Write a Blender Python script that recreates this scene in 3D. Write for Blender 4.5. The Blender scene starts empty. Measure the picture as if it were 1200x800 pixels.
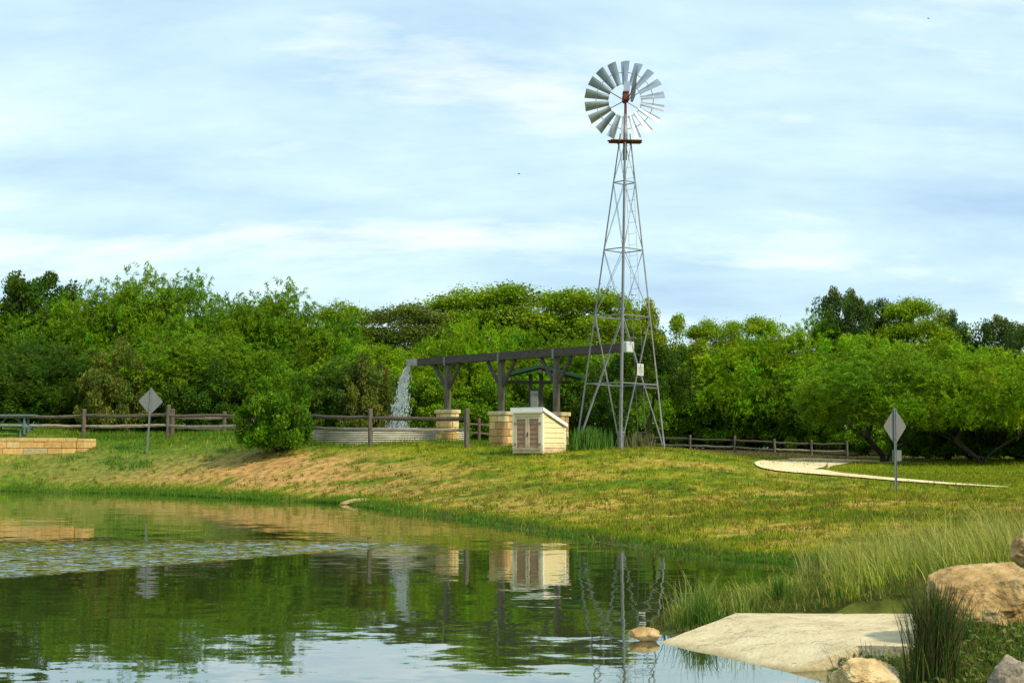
import bpy, math, random
import numpy as np
from mathutils import Vector, Matrix

R = math.radians
random.seed(7)
rng = np.random.default_rng(7)
scene = bpy.context.scene
COL = scene.collection

# ------------------------------------------------------------------ camera
F, HC, YH = 50 / 36 * 1200, 1.5, 527.0
TH = math.atan((YH - 400) / F)
cd = bpy.data.cameras.new('camera'); cam = bpy.data.objects.new('camera', cd); COL.objects.link(cam)
cd.lens = 50; cd.sensor_width = 36; cd.clip_end = 6000; cd.clip_start = 0.05
cam.location = (0, 0, HC); cam.rotation_euler = (math.pi / 2 + TH, 0, 0)
scene.camera = cam

def P(px, py, Y):
    "world point seen at photo pixel (px, py) at forward distance Y"
    u = (px - 600) / F; v = (400 - py) / F
    d = Vector((u, math.cos(TH) - v * math.sin(TH), math.sin(TH) + v * math.cos(TH)))
    t = Y / d.y
    return Vector((d.x * t, Y, HC + d.z * t))

def G(px, py, z=0.0):
    u = (px - 600) / F; v = (400 - py) / F
    d = Vector((u, math.cos(TH) - v * math.sin(TH), math.sin(TH) + v * math.cos(TH)))
    t = (z - HC) / d.z
    return Vector((d.x * t, d.y * t, z))

# ------------------------------------------------------------------ noise fields
def _hash(ix, iy, s):
    n = (ix.astype(np.int64) * 374761393 + iy.astype(np.int64) * 668265263 + s * 144305477) & 0x7fffffff
    n = ((n ^ (n >> 13)) * 1274126177) & 0x7fffffff
    return ((n ^ (n >> 16)) & 0xffff) / 65535.0

def vnoise(x, y, s=0):
    ix = np.floor(x); iy = np.floor(y); fx = x - ix; fy = y - iy
    fx = fx * fx * (3 - 2 * fx); fy = fy * fy * (3 - 2 * fy)
    a = _hash(ix, iy, s); b = _hash(ix + 1, iy, s); c = _hash(ix, iy + 1, s); d = _hash(ix + 1, iy + 1, s)
    return a + (b - a) * fx + (c - a) * fy + (a - b - c + d) * fx * fy

def fbm(x, y, s=0, o=4):
    t = 0; a = 0.5; n = 0
    for i in range(o):
        t = t + a * vnoise(x, y, s + i * 17); n += a; a *= 0.5
        x = x * 2.03 + 13.1; y = y * 2.03 + 7.7
    return t / n

def sstep(a, b, x):
    t = np.clip((x - a) / (b - a), 0, 1)
    return t * t * (3 - 2 * t)

# ------------------------------------------------------------------ pond outline and terrain
far_shore = [(0, 575), (60, 576.5), (120, 577.5), (172, 578.5), (240, 582), (300, 585.5), (360, 588), (405, 590),
             (440, 596), (520, 606), (600, 618), (660, 628), (710, 637), (770, 646), (850, 655), (920, 660), (957, 667)]
near_shore = [(930, 684), (880, 695), (835, 703), (800, 711), (768, 724), (758, 736), (772, 742)]
pond = [tuple(G(a, b)[:2]) for a, b in far_shore]
pond += [tuple(G(a, b)[:2]) for a, b in near_shore]
pond += [(1.45, 11.40), (1.90, 10.9), (2.15, 10.2), (2.25, 9.75), (2.10, 9.45), (2.06, 9.1), (2.05, 8.2), (1.6, 6.5), (0.2, 5.2), (-3, 4.6), (-9, 5),
         (-18, 8), (-28, 18), (-33, 35), (-31, 47), (-24, 51.5)]
POND = np.array(pond)

def pond_sd(x, y):
    "signed distance to the shore, positive on land"
    x = np.asarray(x, float); y = np.asarray(y, float)
    d = np.full(x.shape, 1e9); inside = np.zeros(x.shape, bool)
    n = len(POND)
    for i in range(n):
        ax, ay = POND[i]; bx, by = POND[(i + 1) % n]
        ex, ey = bx - ax, by - ay
        t = np.clip(((x - ax) * ex + (y - ay) * ey) / (ex * ex + ey * ey), 0, 1)
        d = np.minimum(d, np.hypot(x - ax - t * ex, y - ay - t * ey))
        c = ((ay > y) != (by > y)) & (x < (bx - ax) * (y - ay) / (by - ay + 1e-12) + ax)
        inside ^= c
    return np.where(inside, -d, d)

SC = [G(777, 752), G(930, 787), G(1006, 756, .155), G(1073, 757, .18), G(1076, 719, .18), G(862, 718, .155)]
_sc = np.array([(v.x, v.y) for v in SC]); _sm = _sc.mean(0); SLABX = _sm + (_sc - _sm) * 1.06
def in_poly(poly, x, y):
    ins = np.zeros(x.shape, bool); n = len(poly)
    for i in range(n):
        ax, ay = poly[i]; bx, by = poly[(i + 1) % n]
        ins ^= ((ay > y) != (by > y)) & (x < (bx - ax) * (y - ay) / (by - ay + 1e-12) + ax)
    return ins

ctl = []
for i in range(0, len(pond), 1):
    ctl.append((pond[i][0], pond[i][1], 0.03))
for px, py, D in [(722, 527, 43.6), (672, 525, 45), (779, 526, 45), (727, 526, 46.4), (618, 533.5, 43.4), (640, 532, 43.2), (662, 531, 44.5),
                  (525, 518, 50.5), (588, 523.5, 48.4), (655, 523, 46.5), (455, 522, 50.6), (365, 521, 53.5), (545, 521, 53.5),
                  (98, 514, 58), (197, 514, 56.5), (284, 515, 54), (358, 518.5, 51.5), (434, 522, 48.5), (547, 524, 46.5),
                  (320, 531, 50), (172, 532, 54), (50, 535.5, 54.6), (-40, 535.5, 54.6), (50, 513, 56), (-60, 513, 56), (130, 514, 58),
                  (561, 519, 70), (1050, 575, 37), (890, 546, 62), (1000, 541, 75), (1000, 558, 52), (1180, 572, 42),
                  (1190, 553, 60), (809, 527, 90), (993, 535, 84), (1065, 545, 66), (950, 640, 20), (1200, 620, 22),
                  (1140, 738, 9.6), (1095, 778, 8.4), (1200, 805, 7.9), (1240, 665, 11.5), (250, 512, 66), (30, 508, 70)]:
    p = P(px, py, D); ctl.append(tuple(p))
ctl += [(0, 0, 0.1), (3.5, 3, 0.25), (6, 8, 0.45), (-10, 0, 0.4), (12, 12, 0.5), (14, 30, 0.45), (22, 45, 0.6), (30, 80, 1.2), (-40, 60, 2.0),
        (-45, 20, 1.0), (40, 20, 0.9), (-30, 80, 2.2), (0, 90, 1.7), (30, 120, 1.6), (-30, 130, 2.2), (0, 130, 1.8),
        (60, 60, 1.3), (-60, 100, 2.2), (60, 120, 1.6), (-20, -20, 0.9), (20, -20, 0.9), (-70, 40, 1.9), (70, 10, 1.2)]
CT = np.array(ctl)
def _phi(r): return np.where(r > 1e-9, r * r * np.log(np.maximum(r, 1e-9)), 0.0)
_n = len(CT)
_K = _phi(np.hypot(CT[:, None, 0] - CT[None, :, 0], CT[:, None, 1] - CT[None, :, 1])) + np.eye(_n) * 0.6
_Pm = np.c_[np.ones(_n), CT[:, :2]]
_S = np.linalg.solve(np.block([[_K, _Pm], [_Pm.T, np.zeros((3, 3))]]), np.r_[CT[:, 2], 0, 0, 0])

def zt(x, y):
    x = np.asarray(x, float); y = np.asarray(y, float); sh = x.shape
    xf = x.ravel(); yf = y.ravel(); z = np.zeros(len(xf))
    cx = np.clip(xf, -70, 70); cy = np.clip(yf, -20, 130)
    for i in range(0, len(xf), 20000):
        sl = slice(i, i + 20000)
        r = np.hypot(cx[sl, None] - CT[None, :, 0], cy[sl, None] - CT[None, :, 1])
        z[sl] = _phi(r) @ _S[:_n] + _S[_n] + _S[_n + 1] * cx[sl] + _S[_n + 2] * cy[sl]
    z = np.clip(z, 0.0, 2.6)
    sd = pond_sd(xf, yf)
    land = np.maximum(z, 0.015 + 0.06 * np.clip(sd, 0, 2)) * sstep(-0.05, 0.9, sd) + (0.015 + 0.05 * np.clip(sd, 0, 2)) * (1 - sstep(-0.05, 0.9, sd))
    land = land + (fbm(xf * 0.9, yf * 0.9, 5, 3) - 0.5) * 0.10 * sstep(0.3, 2.0, sd)
    land = np.where(in_poly(SLABX, xf, yf), np.minimum(land, .03), land)
    z = np.where(sd > 0, land, np.maximum(-1.2, 0.015 + 0.30 * sd))
    return z.reshape(sh)

def ztf(x, y): return float(zt(np.array([x]), np.array([y]))[0])

def ground_hit(px, py, lo=6.0, hi=120.0):
    "where the ray through a photo pixel meets the terrain"
    u = (px - 600) / F; v = (400 - py) / F
    d = np.array((u, math.cos(TH) - v * math.sin(TH), math.sin(TH) + v * math.cos(TH)))
    ts = np.linspace(lo, hi, 1500)
    pts = d[None] * ts[:, None]; pts[:, 2] += HC
    below = pts[:, 2] < zt(pts[:, 0], pts[:, 1])
    k = np.argmax(below) if below.any() else len(ts) - 1
    return Vector(pts[k])

# ------------------------------------------------------------------ mesh helpers
class MB:
    def __init__(s): s.v = []; s.f = []; s.c = []
    def add(s, vs, fs, col=None):
        o = len(s.v); s.v += [tuple(v) for v in vs]
        for f in fs: s.f.append(tuple(i + o for i in f)); s.c.append(col or (1, 1, 1))
        return s
    def box(s, c, size, M=None, col=None):
        hx, hy, hz = size[0] / 2, size[1] / 2, size[2] / 2
        vs = [Vector((x * hx, y * hy, z * hz)) for z in (-1, 1) for y in (-1, 1) for x in (-1, 1)]
        if M: vs = [M @ v for v in vs]
        c = Vector(c); vs = [v + c for v in vs]
        return s.add(vs, [(0, 2, 3, 1), (4, 5, 7, 6), (0, 1, 5, 4), (2, 6, 7, 3), (0, 4, 6, 2), (1, 3, 7, 5)], col)
    def hexa(s, vs, col=None):
        "bottom four then top four corners, both counter-clockwise"
        return s.add(vs, [(3, 2, 1, 0), (4, 5, 6, 7), (0, 1, 5, 4), (1, 2, 6, 5), (2, 3, 7, 6), (3, 0, 4, 7)], col)
    def bbox(s, c, size, b=0.01, M=None, col=None):
        "box with chamfered edges"
        h = [d / 2 for d in size]; b = min(b, min(h) * 0.6); vs = []; idx = {}
        for sx in (-1, 1):
            for sy in (-1, 1):
                for sz in (-1, 1):
                    for ax in range(3):
                        v = [sx * h[0], sy * h[1], sz * h[2]]
                        for k, sg in enumerate((sx, sy, sz)):
                            if k != ax: v[k] -= sg * b
                        idx[(sx, sy, sz, ax)] = len(vs); vs.append(Vector(v))
        fs = []
        for ax in range(3):
            a1, a2 = (ax + 1) % 3, (ax + 2) % 3
            for sg in (-1, 1):
                q = []
                for u, w in ((-1, -1), (1, -1), (1, 1), (-1, 1)):
                    t = [0, 0, 0]; t[ax] = sg; t[a1] = u; t[a2] = w; q.append(idx[(*t, ax)])
                fs.append(tuple(q if sg > 0 else q[::-1]))
        for ax in range(3):
            a1, a2 = (ax + 1) % 3, (ax + 2) % 3
            for u in (-1, 1):
                for w in (-1, 1):
                    q = []
                    for e in (-1, 1):
                        t = [0, 0, 0]; t[ax] = e; t[a1] = u; t[a2] = w
                        pr = [idx[(*t, a1)], idx[(*t, a2)]]
                        q += pr if e < 0 else pr[::-1]
                    fs.append(tuple(q if u * w > 0 else q[::-1]))
        for sx in (-1, 1):
            for sy in (-1, 1):
                for sz in (-1, 1):
                    q = [idx[(sx, sy, sz, k)] for k in range(3)]
                    fs.append(tuple(q if sx * sy * sz > 0 else q[::-1]))
        if M: vs = [M @ v for v in vs]
        c = Vector(c)
        return s.add([v + c for v in vs], fs, col)
    def tube(s, p, q, r0, r1=None, n=8, cap=True, col=None):
        p = Vector(p); q = Vector(q); r1 = r0 if r1 is None else r1
        d = (q - p).normalized(); a = d.orthogonal().normalized(); b = d.cross(a)
        vs = []
        for c, r in ((p, r0), (q, r1)):
            for i in range(n):
                t = 2 * math.pi * i / n; vs.append(c + a * (math.cos(t) * r) + b * (math.sin(t) * r))
        fs = [(i, (i + 1) % n, n + (i + 1) % n, n + i) for i in range(n)]
        if cap: fs += [tuple(range(n))[::-1], tuple(range(n, 2 * n))]
        return s.add(vs, fs, col)
    def beam(s, p, q, w, h, up=(0, 0, 1), col=None):
        p = Vector(p); q = Vector(q); d = (q - p).normalized()
        sd = d.cross(Vector(up)).normalized(); u = sd.cross(d)
        vs = []
        for c in (p, q):
            for x, y in ((-1, -1), (1, -1), (1, 1), (-1, 1)): vs.append(c + sd * (x * w / 2) + u * (y * h / 2))
        return s.add(vs, [(0, 1, 2, 3), (7, 6, 5, 4), (0, 4, 5, 1), (1, 5, 6, 2), (2, 6, 7, 3), (3, 7, 4, 0)], col)
    def logrun(s, p, q, w, h, n=6, jit=0.012, sides=7, seed=0):
        "rough split rail: bent uneven log"
        rr = random.Random(seed); p = Vector(p); q = Vector(q); d = (q - p); L = d.length; d.normalize()
        sd = d.cross(Vector((0, 0, 1))).normalized(); u = sd.cross(d)
        prof = [(math.cos(2 * math.pi * i / sides) * w / 2 * rr.uniform(.8, 1.1), math.sin(2 * math.pi * i / sides) * h / 2 * rr.uniform(.8, 1.1)) for i in range(sides)]
        vs = []
        for k in range(n + 1):
            t = k / n; c = p + d * (L * t) + u * (rr.uniform(-1, 1) * jit * 1.6 - 0.03 * math.sin(math.pi * t)) + sd * (rr.uniform(-1, 1) * jit)
            sc = (0.72 if k in (0, n) else 1) * rr.uniform(.9, 1.1)
            for x, y in prof: vs.append(c + sd * (x * sc) + u * (y * sc))
        fs = [(k * sides + i, k * sides + (i + 1) % sides, (k + 1) * sides + (i + 1) % sides, (k + 1) * sides + i) for k in range(n) for i in range(sides)]
        fs += [tuple(range(sides))[::-1], tuple(range(n * sides, n * sides + sides))]
        return s.add(vs, fs)
    def ring(s, c, rad, r, n=48, m=6, axis='y'):
        vs = []; c = Vector(c)
        for i in range(n):
            t = 2 * math.pi * i / n; o = Vector((math.cos(t), 0, math.sin(t))) if axis == 'y' else Vector((math.cos(t), math.sin(t), 0))
            k = Vector((0, 1, 0)) if axis == 'y' else Vector((0, 0, 1))
            for j in range(m):
                a = 2 * math.pi * j / m; vs.append(c + o * (rad + r * math.cos(a)) + k * (r * math.sin(a)))
        fs = [(i * m + j, ((i + 1) % n) * m + j, ((i + 1) % n) * m + (j + 1) % m, i * m + (j + 1) % m) for i in range(n) for j in range(m)]
        return s.add(vs, fs)
    def mesh(s, name):
        me = bpy.data.meshes.new(name); me.from_pydata(s.v, [], s.f); me.update()
        if any(c != (1, 1, 1) for c in s.c):
            at = me.color_attributes.new('tint', 'FLOAT_COLOR', 'CORNER')
            arr = np.ones((len(me.loops), 4), np.float32); k = 0
            for f, c in zip(s.f, s.c):
                arr[k:k + len(f), :3] = c; k += len(f)
            at.data.foreach_set('color', arr.ravel())
        return me

def fix_normals(me):
    import bmesh
    bm = bmesh.new(); bm.from_mesh(me); bmesh.ops.recalc_face_normals(bm, faces=bm.faces); bm.to_mesh(me); bm.free()

def array_mesh(name, verts, faces, cols=None, smooth=False):
    "verts (N,3), faces (M,k) arrays, cols (N,3) per point"
    me = bpy.data.meshes.new(name); N = len(verts); M, k = faces.shape
    me.vertices.add(N); me.vertices.foreach_set('co', np.ascontiguousarray(verts, np.float32).ravel())
    me.loops.add(M * k); me.loops.foreach_set('vertex_index', np.ascontiguousarray(faces, np.int32).ravel())
    me.polygons.add(M); me.polygons.foreach_set('loop_start', np.arange(0, M * k, k, dtype=np.int32))
    try: me.polygons.foreach_set('loop_total', np.full(M, k, np.int32))
    except Exception: pass
    me.update(calc_edges=True)
    if smooth: me.polygons.foreach_set('use_smooth', np.ones(M, bool))
    if cols is not None:
        at = me.color_attributes.new('tint', 'FLOAT_COLOR', 'POINT')
        a = np.ones((N, 4), np.float32); a[:, :3] = cols; at.data.foreach_set('color', a.ravel())
    return me

def link(name, me, mat, parent=None, smooth=False):
    if isinstance(me, MB):
        me = me.mesh(name); fix_normals(me)
    o = bpy.data.objects.new(name, me); COL.objects.link(o)
    if mat is not None and not me.materials: me.materials.append(mat)
    if smooth: me.polygons.foreach_set('use_smooth', [True] * len(me.polygons))
    if parent: o.parent = parent
    return o

def thing(name, label, cat, loc=(0, 0, 0), rotz=0, group=None):
    o = bpy.data.objects.new(name, None); COL.objects.link(o); o.empty_display_size = 0.2
    o.location = loc; o.rotation_euler = (0, 0, rotz)
    return tag(o, label, cat, group)

def tag(o, label, cat, group=None, kind=None):
    o['label'] = label; o['category'] = cat
    if group: o['group'] = group
    if kind: o['kind'] = kind
    return o

def copy_tree(o, parent=None):
    c = o.copy(); COL.objects.link(c)
    if parent: c.parent = parent
    for ch in list(o.children): copy_tree(ch, c)
    return c

# ------------------------------------------------------------------ materials
def nodes(m):
    m.use_nodes = True; nt = m.node_tree; nt.nodes.clear()
    return nt, nt.nodes, nt.links

def ramp(nd, fac, stops, lk):
    r = nd.new('ShaderNodeValToRGB'); e = r.color_ramp.elements
    while len(e) < len(stops): e.new(0.5)
    for k, (p, c) in enumerate(stops): e[k].position = p; e[k].color = (*c, 1)
    lk.new(fac, r.inputs[0]); return r.outputs[0]

def surf(name, c1, c2=None, scale=6, rough=0.8, metal=0.0, stretch=(1, 1, 1), attr=False, bump=0.0, bscale=None, detail=6, coords='Object', spec=0.3, c3=None):
    m = bpy.data.materials.new(name); nt, nd, lk = nodes(m)
    out = nd.new('ShaderNodeOutputMaterial'); b = nd.new('ShaderNodeBsdfPrincipled'); lk.new(b.outputs[0], out.inputs[0])
    b.inputs['Roughness'].default_value = rough; b.inputs['Metallic'].default_value = metal
    b.inputs['Specular IOR Level'].default_value = spec
    tc = nd.new('ShaderNodeTexCoord'); mp = nd.new('ShaderNodeMapping'); mp.inputs['Scale'].default_value = stretch
    lk.new(tc.outputs[coords], mp.inputs[0])
    n = nd.new('ShaderNodeTexNoise'); n.inputs['Scale'].default_value = scale; n.inputs['Detail'].default_value = detail; n.inputs['Roughness'].default_value = 0.62
    lk.new(mp.outputs[0], n.inputs['Vector'])
    c2 = c2 or tuple(x * 0.75 for x in c1)
    stops = [(0.32, c1), (0.68, c2)] if c3 is None else [(0.28, c1), (0.5, c2), (0.72, c3)]
    col = ramp(nd, n.outputs[0], stops, lk)
    if attr:
        a = nd.new('ShaderNodeAttribute'); a.attribute_name = 'tint'
        mx = nd.new('ShaderNodeMix'); mx.data_type = 'RGBA'; mx.blend_type = 'MULTIPLY'; mx.inputs[0].default_value = 1
        lk.new(col, mx.inputs[6]); lk.new(a.outputs[0], mx.inputs[7]); col = mx.outputs[2]
    lk.new(col, b.inputs['Base Color'])
    if bump:
        n2 = nd.new('ShaderNodeTexNoise'); n2.inputs['Scale'].default_value = bscale or scale * 3; n2.inputs['Detail'].default_value = 5
        lk.new(mp.outputs[0], n2.inputs['Vector'])
        bp = nd.new('ShaderNodeBump'); bp.inputs['Strength'].default_value = 0.8; bp.inputs['Distance'].default_value = bump
        lk.new(n2.outputs[0], bp.inputs['Height']); lk.new(bp.outputs[0], b.inputs['Normal'])
    return m

def leafmat(name, col, trans=0.35, objcolor=True, rough=0.6):
    m = bpy.data.materials.new(name); nt, nd, lk = nodes(m)
    out = nd.new('ShaderNodeOutputMaterial')
    a = nd.new('ShaderNodeAttribute'); a.attribute_name = 'tint'
    mx = nd.new('ShaderNodeMix'); mx.data_type = 'RGBA'; mx.blend_type = 'MULTIPLY'; mx.inputs[0].default_value = 1
    mx.inputs[6].default_value = (*col, 1); lk.new(a.outputs[0], mx.inputs[7]); c = mx.outputs[2]
    if objcolor:
        oi = nd.new('ShaderNodeObjectInfo'); m2 = nd.new('ShaderNodeMix'); m2.data_type = 'RGBA'; m2.blend_type = 'MULTIPLY'; m2.inputs[0].default_value = 1
        lk.new(c, m2.inputs[6]); lk.new(oi.outputs['Color'], m2.inputs[7]); c = m2.outputs[2]
    d = nd.new('ShaderNodeBsdfPrincipled'); d.inputs['Roughness'].default_value = rough; d.inputs['Specular IOR Level'].default_value = 0.10
    lk.new(c, d.inputs['Base Color'])
    t = nd.new('ShaderNodeBsdfTranslucent'); lk.new(c, t.inputs[0])
    s = nd.new('ShaderNodeMixShader'); s.inputs[0].default_value = trans
    lk.new(d.outputs[0], s.inputs[1]); lk.new(t.outputs[0], s.inputs[2]); lk.new(s.outputs[0], out.inputs[0])
    return m

M = {}
M['galv'] = surf('galvanised_steel', (0.25, 0.25, 0.25), (0.16, 0.16, 0.16), 5, 0.5, 0.4)
M['blade'] = surf('galvanised_blade', (0.46, 0.50, 0.56), (0.34, 0.38, 0.43), 4, 0.42, 0.85)
M['rust'] = surf('red_oxide_paint', (0.17, 0.035, 0.02), (0.09, 0.02, 0.015), 9, 0.6)
M['darkmetal'] = surf('dark_metal', (0.05, 0.05, 0.05), (0.03, 0.03, 0.03), 9, 0.5, 0.4)
M['beam'] = surf('dark_stained_timber', (0.036, 0.028, 0.022), (0.105, 0.085, 0.066), 5, 0.75, stretch=(1, 1, 8), bump=0.004)
M['post'] = surf('weathered_post', (0.055, 0.045, 0.034), (0.165, 0.136, 0.102), 7, 0.85, stretch=(3, 3, .5), bump=0.004)
M['spout'] = surf('lime_stained_spout', (0.42, 0.39, 0.34), (0.24, 0.22, 0.19), 8, 0.7)
M['rail'] = surf('weathered_rail', (0.15, 0.122, 0.085), (0.40, 0.335, 0.24), 6, 0.9, stretch=(.6, 2, 3), bump=0.006)
M['rail_dark'] = surf('weathered_rail_dark', (0.06, 0.047, 0.033), (0.155, 0.120, 0.080), 6, 0.9, stretch=(.6, 2, 3), bump=0.006)
M['stone'] = surf('limestone_block', (1, 1, 1), (0.72, 0.66, 0.58), 7, 0.9, attr=True, bump=0.02, bscale=14)
M['mortar'] = surf('mortar', (0.20, 0.15, 0.09), (0.13, 0.10, 0.06), 12, 0.95)
M['siding'] = surf('cream_siding', (0.77, 0.63, 0.36), (0.69, 0.56, 0.31), 3, 0.7)
M['trim'] = surf('cream_trim', (0.82, 0.76, 0.58), (0.72, 0.66, 0.48), 4, 0.7)
M['frontpaint'] = surf('tan_door_frame', (0.66, 0.54, 0.33), (0.57, 0.46, 0.28), 4, 0.7)
M['doorpanel'] = surf('taupe_door_panel', (0.36, 0.205, 0.125), (0.29, 0.165, 0.100), 4, 0.7)
M['roofwhite'] = surf('pale_metal_roof', (0.72, 0.74, 0.74), (0.60, 0.62, 0.63), 4, 0.5)
M['skid'] = surf('grey_skid_timber', (0.10, 0.09, 0.07), (0.18, 0.15, 0.11), 8, 0.9)
M['tank'] = surf('weathered_corrugated_steel', (0.80, 0.76, 0.66), (0.55, 0.50, 0.38), 2.2, 0.55, 0.1, stretch=(1, 1, 2.5))
M['tankband'] = surf('lime_stained_tank_foot', (0.62, 0.50, 0.30), (0.50, 0.40, 0.24), 3, 0.8)
M['greenpaint'] = surf('dark_green_paint', (0.012, 0.065, 0.045), (0.01, 0.045, 0.035), 6, 0.5)
M['greenroof'] = surf('green_metal_roof', (0.010, 0.050, 0.034), (0.008, 0.038, 0.027), 3, 0.5)
M['tablemetal'] = surf('coated_table_metal', (0.13, 0.20, 0.20), (0.08, 0.13, 0.13), 8, 0.5)
M['signback'] = surf('aluminium_sign_back', (0.20, 0.20, 0.185), (0.16, 0.16, 0.15), 3, 0.5, 0.2)
M['signpost'] = surf('galvanised_sign_post', (0.30, 0.32, 0.34), (0.22, 0.24, 0.26), 8, 0.5, 0.4)
M['white'] = surf('white_enamel', (0.52, 0.52, 0.49), (0.42, 0.42, 0.40), 5, 0.5)
M['ink'] = surf('faded_black_ink', (0.10, 0.10, 0.10), (0.16, 0.16, 0.16), 9, 0.7)
M['rock'] = surf('tan_boulder', (0.15, 0.085, 0.025), (0.43, 0.275, 0.105), 3.4, 0.95, bump=0.09, bscale=9, c3=(0.56, 0.41, 0.235), detail=10)
M['rockgrey'] = surf('grey_boulder', (0.10, 0.075, 0.05), (0.30, 0.235, 0.165), 5, 0.95, bump=0.08, bscale=11, c3=(0.46, 0.38, 0.29), detail=10)
M['rockpale'] = surf('pale_boulder', (0.20, 0.13, 0.05), (0.52, 0.38, 0.18), 7, 0.95, bump=0.05, bscale=12, c3=(0.68, 0.57, 0.36), detail=10)
M['bark'] = surf('dark_bark', (0.025, 0.02, 0.016), (0.06, 0.047, 0.036), 8, 0.95, stretch=(2, 2, .6))
M['leaf'] = leafmat('leaf', (1, 1, 1), 0.28)
M['grass'] = leafmat('grass_blade', (1, 1, 1), 0.30, objcolor=False, rough=0.7)

# ------------------------------------------------------------------ ground
def axis(lo, hi, step, far, g=1.22):
    a = list(np.arange(lo, hi + 1e-6, step)); s = step
    while a[-1] < far: s *= g; a.append(a[-1] + s)
    s = step
    while a[0] > -far: s *= g; a.insert(0, a[0] - s)
    return np.array(a)

gx = axis(-32, 34, 0.30, 3000); gy = axis(4, 97, 0.30, 3000)
X, Y = np.meshgrid(gx, gy); Z = zt(X, Y)
far_r = np.hypot(X, Y - 40)
Z = Z + 0.0 * far_r
nx, ny = len(gx), len(gy)

GREEN = np.array((0.105, 0.190, 0.005)); OLIVE = np.array((0.225, 0.250, 0.006)); STRAW = np.array((0.46, 0.345, 0.045))
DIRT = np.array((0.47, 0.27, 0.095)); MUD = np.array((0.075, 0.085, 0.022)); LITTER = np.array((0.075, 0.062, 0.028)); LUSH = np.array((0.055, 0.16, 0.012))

def cover(x, y):
    "weights of dirt, straw, green, lush, litter at ground points; stretched patches run along the shore"
    sd = pond_sd(x, y)
    n1 = fbm(x * 0.22, y * 0.30, 11, 5); n2 = fbm(x * 0.5 + 3, y * 1.0, 23, 4); n3 = fbm(x * 1.5, y * 2.2, 37, 5)
    bank = sstep(0.5, 1.3, sd + (n2 - .5)) * (1 - sstep(3.0, 5.4, sd + (n1 - .5) * 3 + (n3 - .5) * 2.5)) * (1 - .8 * sstep(-7, 2, x)) * (1 - sstep(2, 6, x)) * sstep(25, 33, y)
    dirt = np.clip(bank * sstep(0.37, 0.53, 0.28 * n2 + 0.25 * n1 + 0.47 * n3 + 0.03 * bank), 0, 1)
    field = sstep(0.5, 2.0, sd) * sstep(13, 22, y)
    dirt = np.maximum(dirt, field * sstep(0.545, 0.65, 0.33 * n2 + 0.22 * n1 + .45 * n3) * 0.62 * (1 - sstep(36, 46, y)))
    straw = 0.66 * sstep(0.43, 0.62, 0.3 * n1 + 0.25 * n2 + 0.45 * n3) * sstep(0.3, 1.5, sd) * (1 - 0.85 * sstep(36, 44, y)) * (1 - .45 * sstep(4, 10, x) * sstep(30, 36, y))
    near = 1 - sstep(14, 21, y)
    straw = straw * (1 - 0.7 * near); dirt = dirt * (1 - near)
    lush = np.maximum((1 - sstep(0.1, 0.75, sd + (n2 - .5) * .6)) * (1 - near), near * 0.35 * sstep(.4, .6, n2))
    lush = np.maximum(lush, sstep(48, 53, y) * (1 - sstep(62, 66, y)) * (1 - sstep(-3, 0, x)) * 0.8)
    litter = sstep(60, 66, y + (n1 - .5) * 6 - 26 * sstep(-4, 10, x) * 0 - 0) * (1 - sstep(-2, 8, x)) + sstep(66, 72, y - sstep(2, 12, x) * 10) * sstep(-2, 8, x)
    return dirt, straw, lush, np.clip(litter, 0, 1), n2, n3

def ground_colour(x, y):
    dirt, straw, lush, litter, n2, n3 = cover(x, y)
    c = GREEN[None] * (0.45 + 1.1 * n3[:, None])
    c = c + (OLIVE - c) * (sstep(0.34, 0.62, .5 * n2 + .5 * n3) * 0.9)[:, None]
    c = c + (STRAW - c) * (straw * 0.75)[:, None]
    c = c + (DIRT - c) * dirt[:, None]
    c = c + (LUSH - c) * (lush * 0.85)[:, None]
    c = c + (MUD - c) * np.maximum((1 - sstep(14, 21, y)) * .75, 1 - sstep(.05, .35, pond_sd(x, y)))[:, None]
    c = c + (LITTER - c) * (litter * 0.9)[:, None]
    return c

V = np.c_[X.ravel(), Y.ravel(), Z.ravel()]
ii = (np.arange(ny - 1)[:, None] * nx + np.arange(nx - 1)[None]).ravel()
FQ = np.c_[ii, ii + 1, ii + nx + 1, ii + nx]
gme = array_mesh('ground', V, FQ, ground_colour(V[:, 0], V[:, 1]), smooth=True)
mg = surf('meadow_soil', (1.25, 1.2, 1.1), (0.45, 0.47, 0.45), 4.2, 0.95, attr=True, bump=0.03, bscale=9, spec=0.1)
go = link('ground', gme, mg); go['kind'] = 'structure'

# ------------------------------------------------------------------ water
wx = np.linspace(-36, 14, 201); wy = np.linspace(3, 56, 213)
WX, WY = np.meshgrid(wx, wy)
def seg_t(px0, py0, px1, py1):
    return G(px0, py0), G(px1, py1)
a, b = G(-60, 683), G(505, 637)
ln = (b - a).xy; L = ln.length; t = ((WX - a.x) * ln.x + (WY - a.y) * ln.y) / L / L
side = ((WY - a.y) * ln.x - (WX - a.x) * ln.y) / L          # metres beyond the sharp near edge
wid = 11.5 * np.clip(1 - t, 0, 1) ** 0.55
ruf = sstep(-0.1, 0.25, side) * (1 - sstep(0.35, 1.0, side / np.maximum(wid, 1e-3))) * (1 - sstep(0.93, 1.02, t)) * sstep(-1.2, -.4, t)
wme = array_mesh('water', np.c_[WX.ravel(), WY.ravel(), np.zeros(WX.size)],
                 (lambda i, n: np.c_[i, i + 1, i + n + 1, i + n])((np.arange(212)[:, None] * 201 + np.arange(200)[None]).ravel(), 201))
at = wme.attributes.new('ruffle', 'FLOAT', 'POINT'); at.data.foreach_set('value', ruf.astype(np.float32).ravel())
mw = bpy.data.materials.new('pond_water'); nt, nd, lk = nodes(mw)
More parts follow.
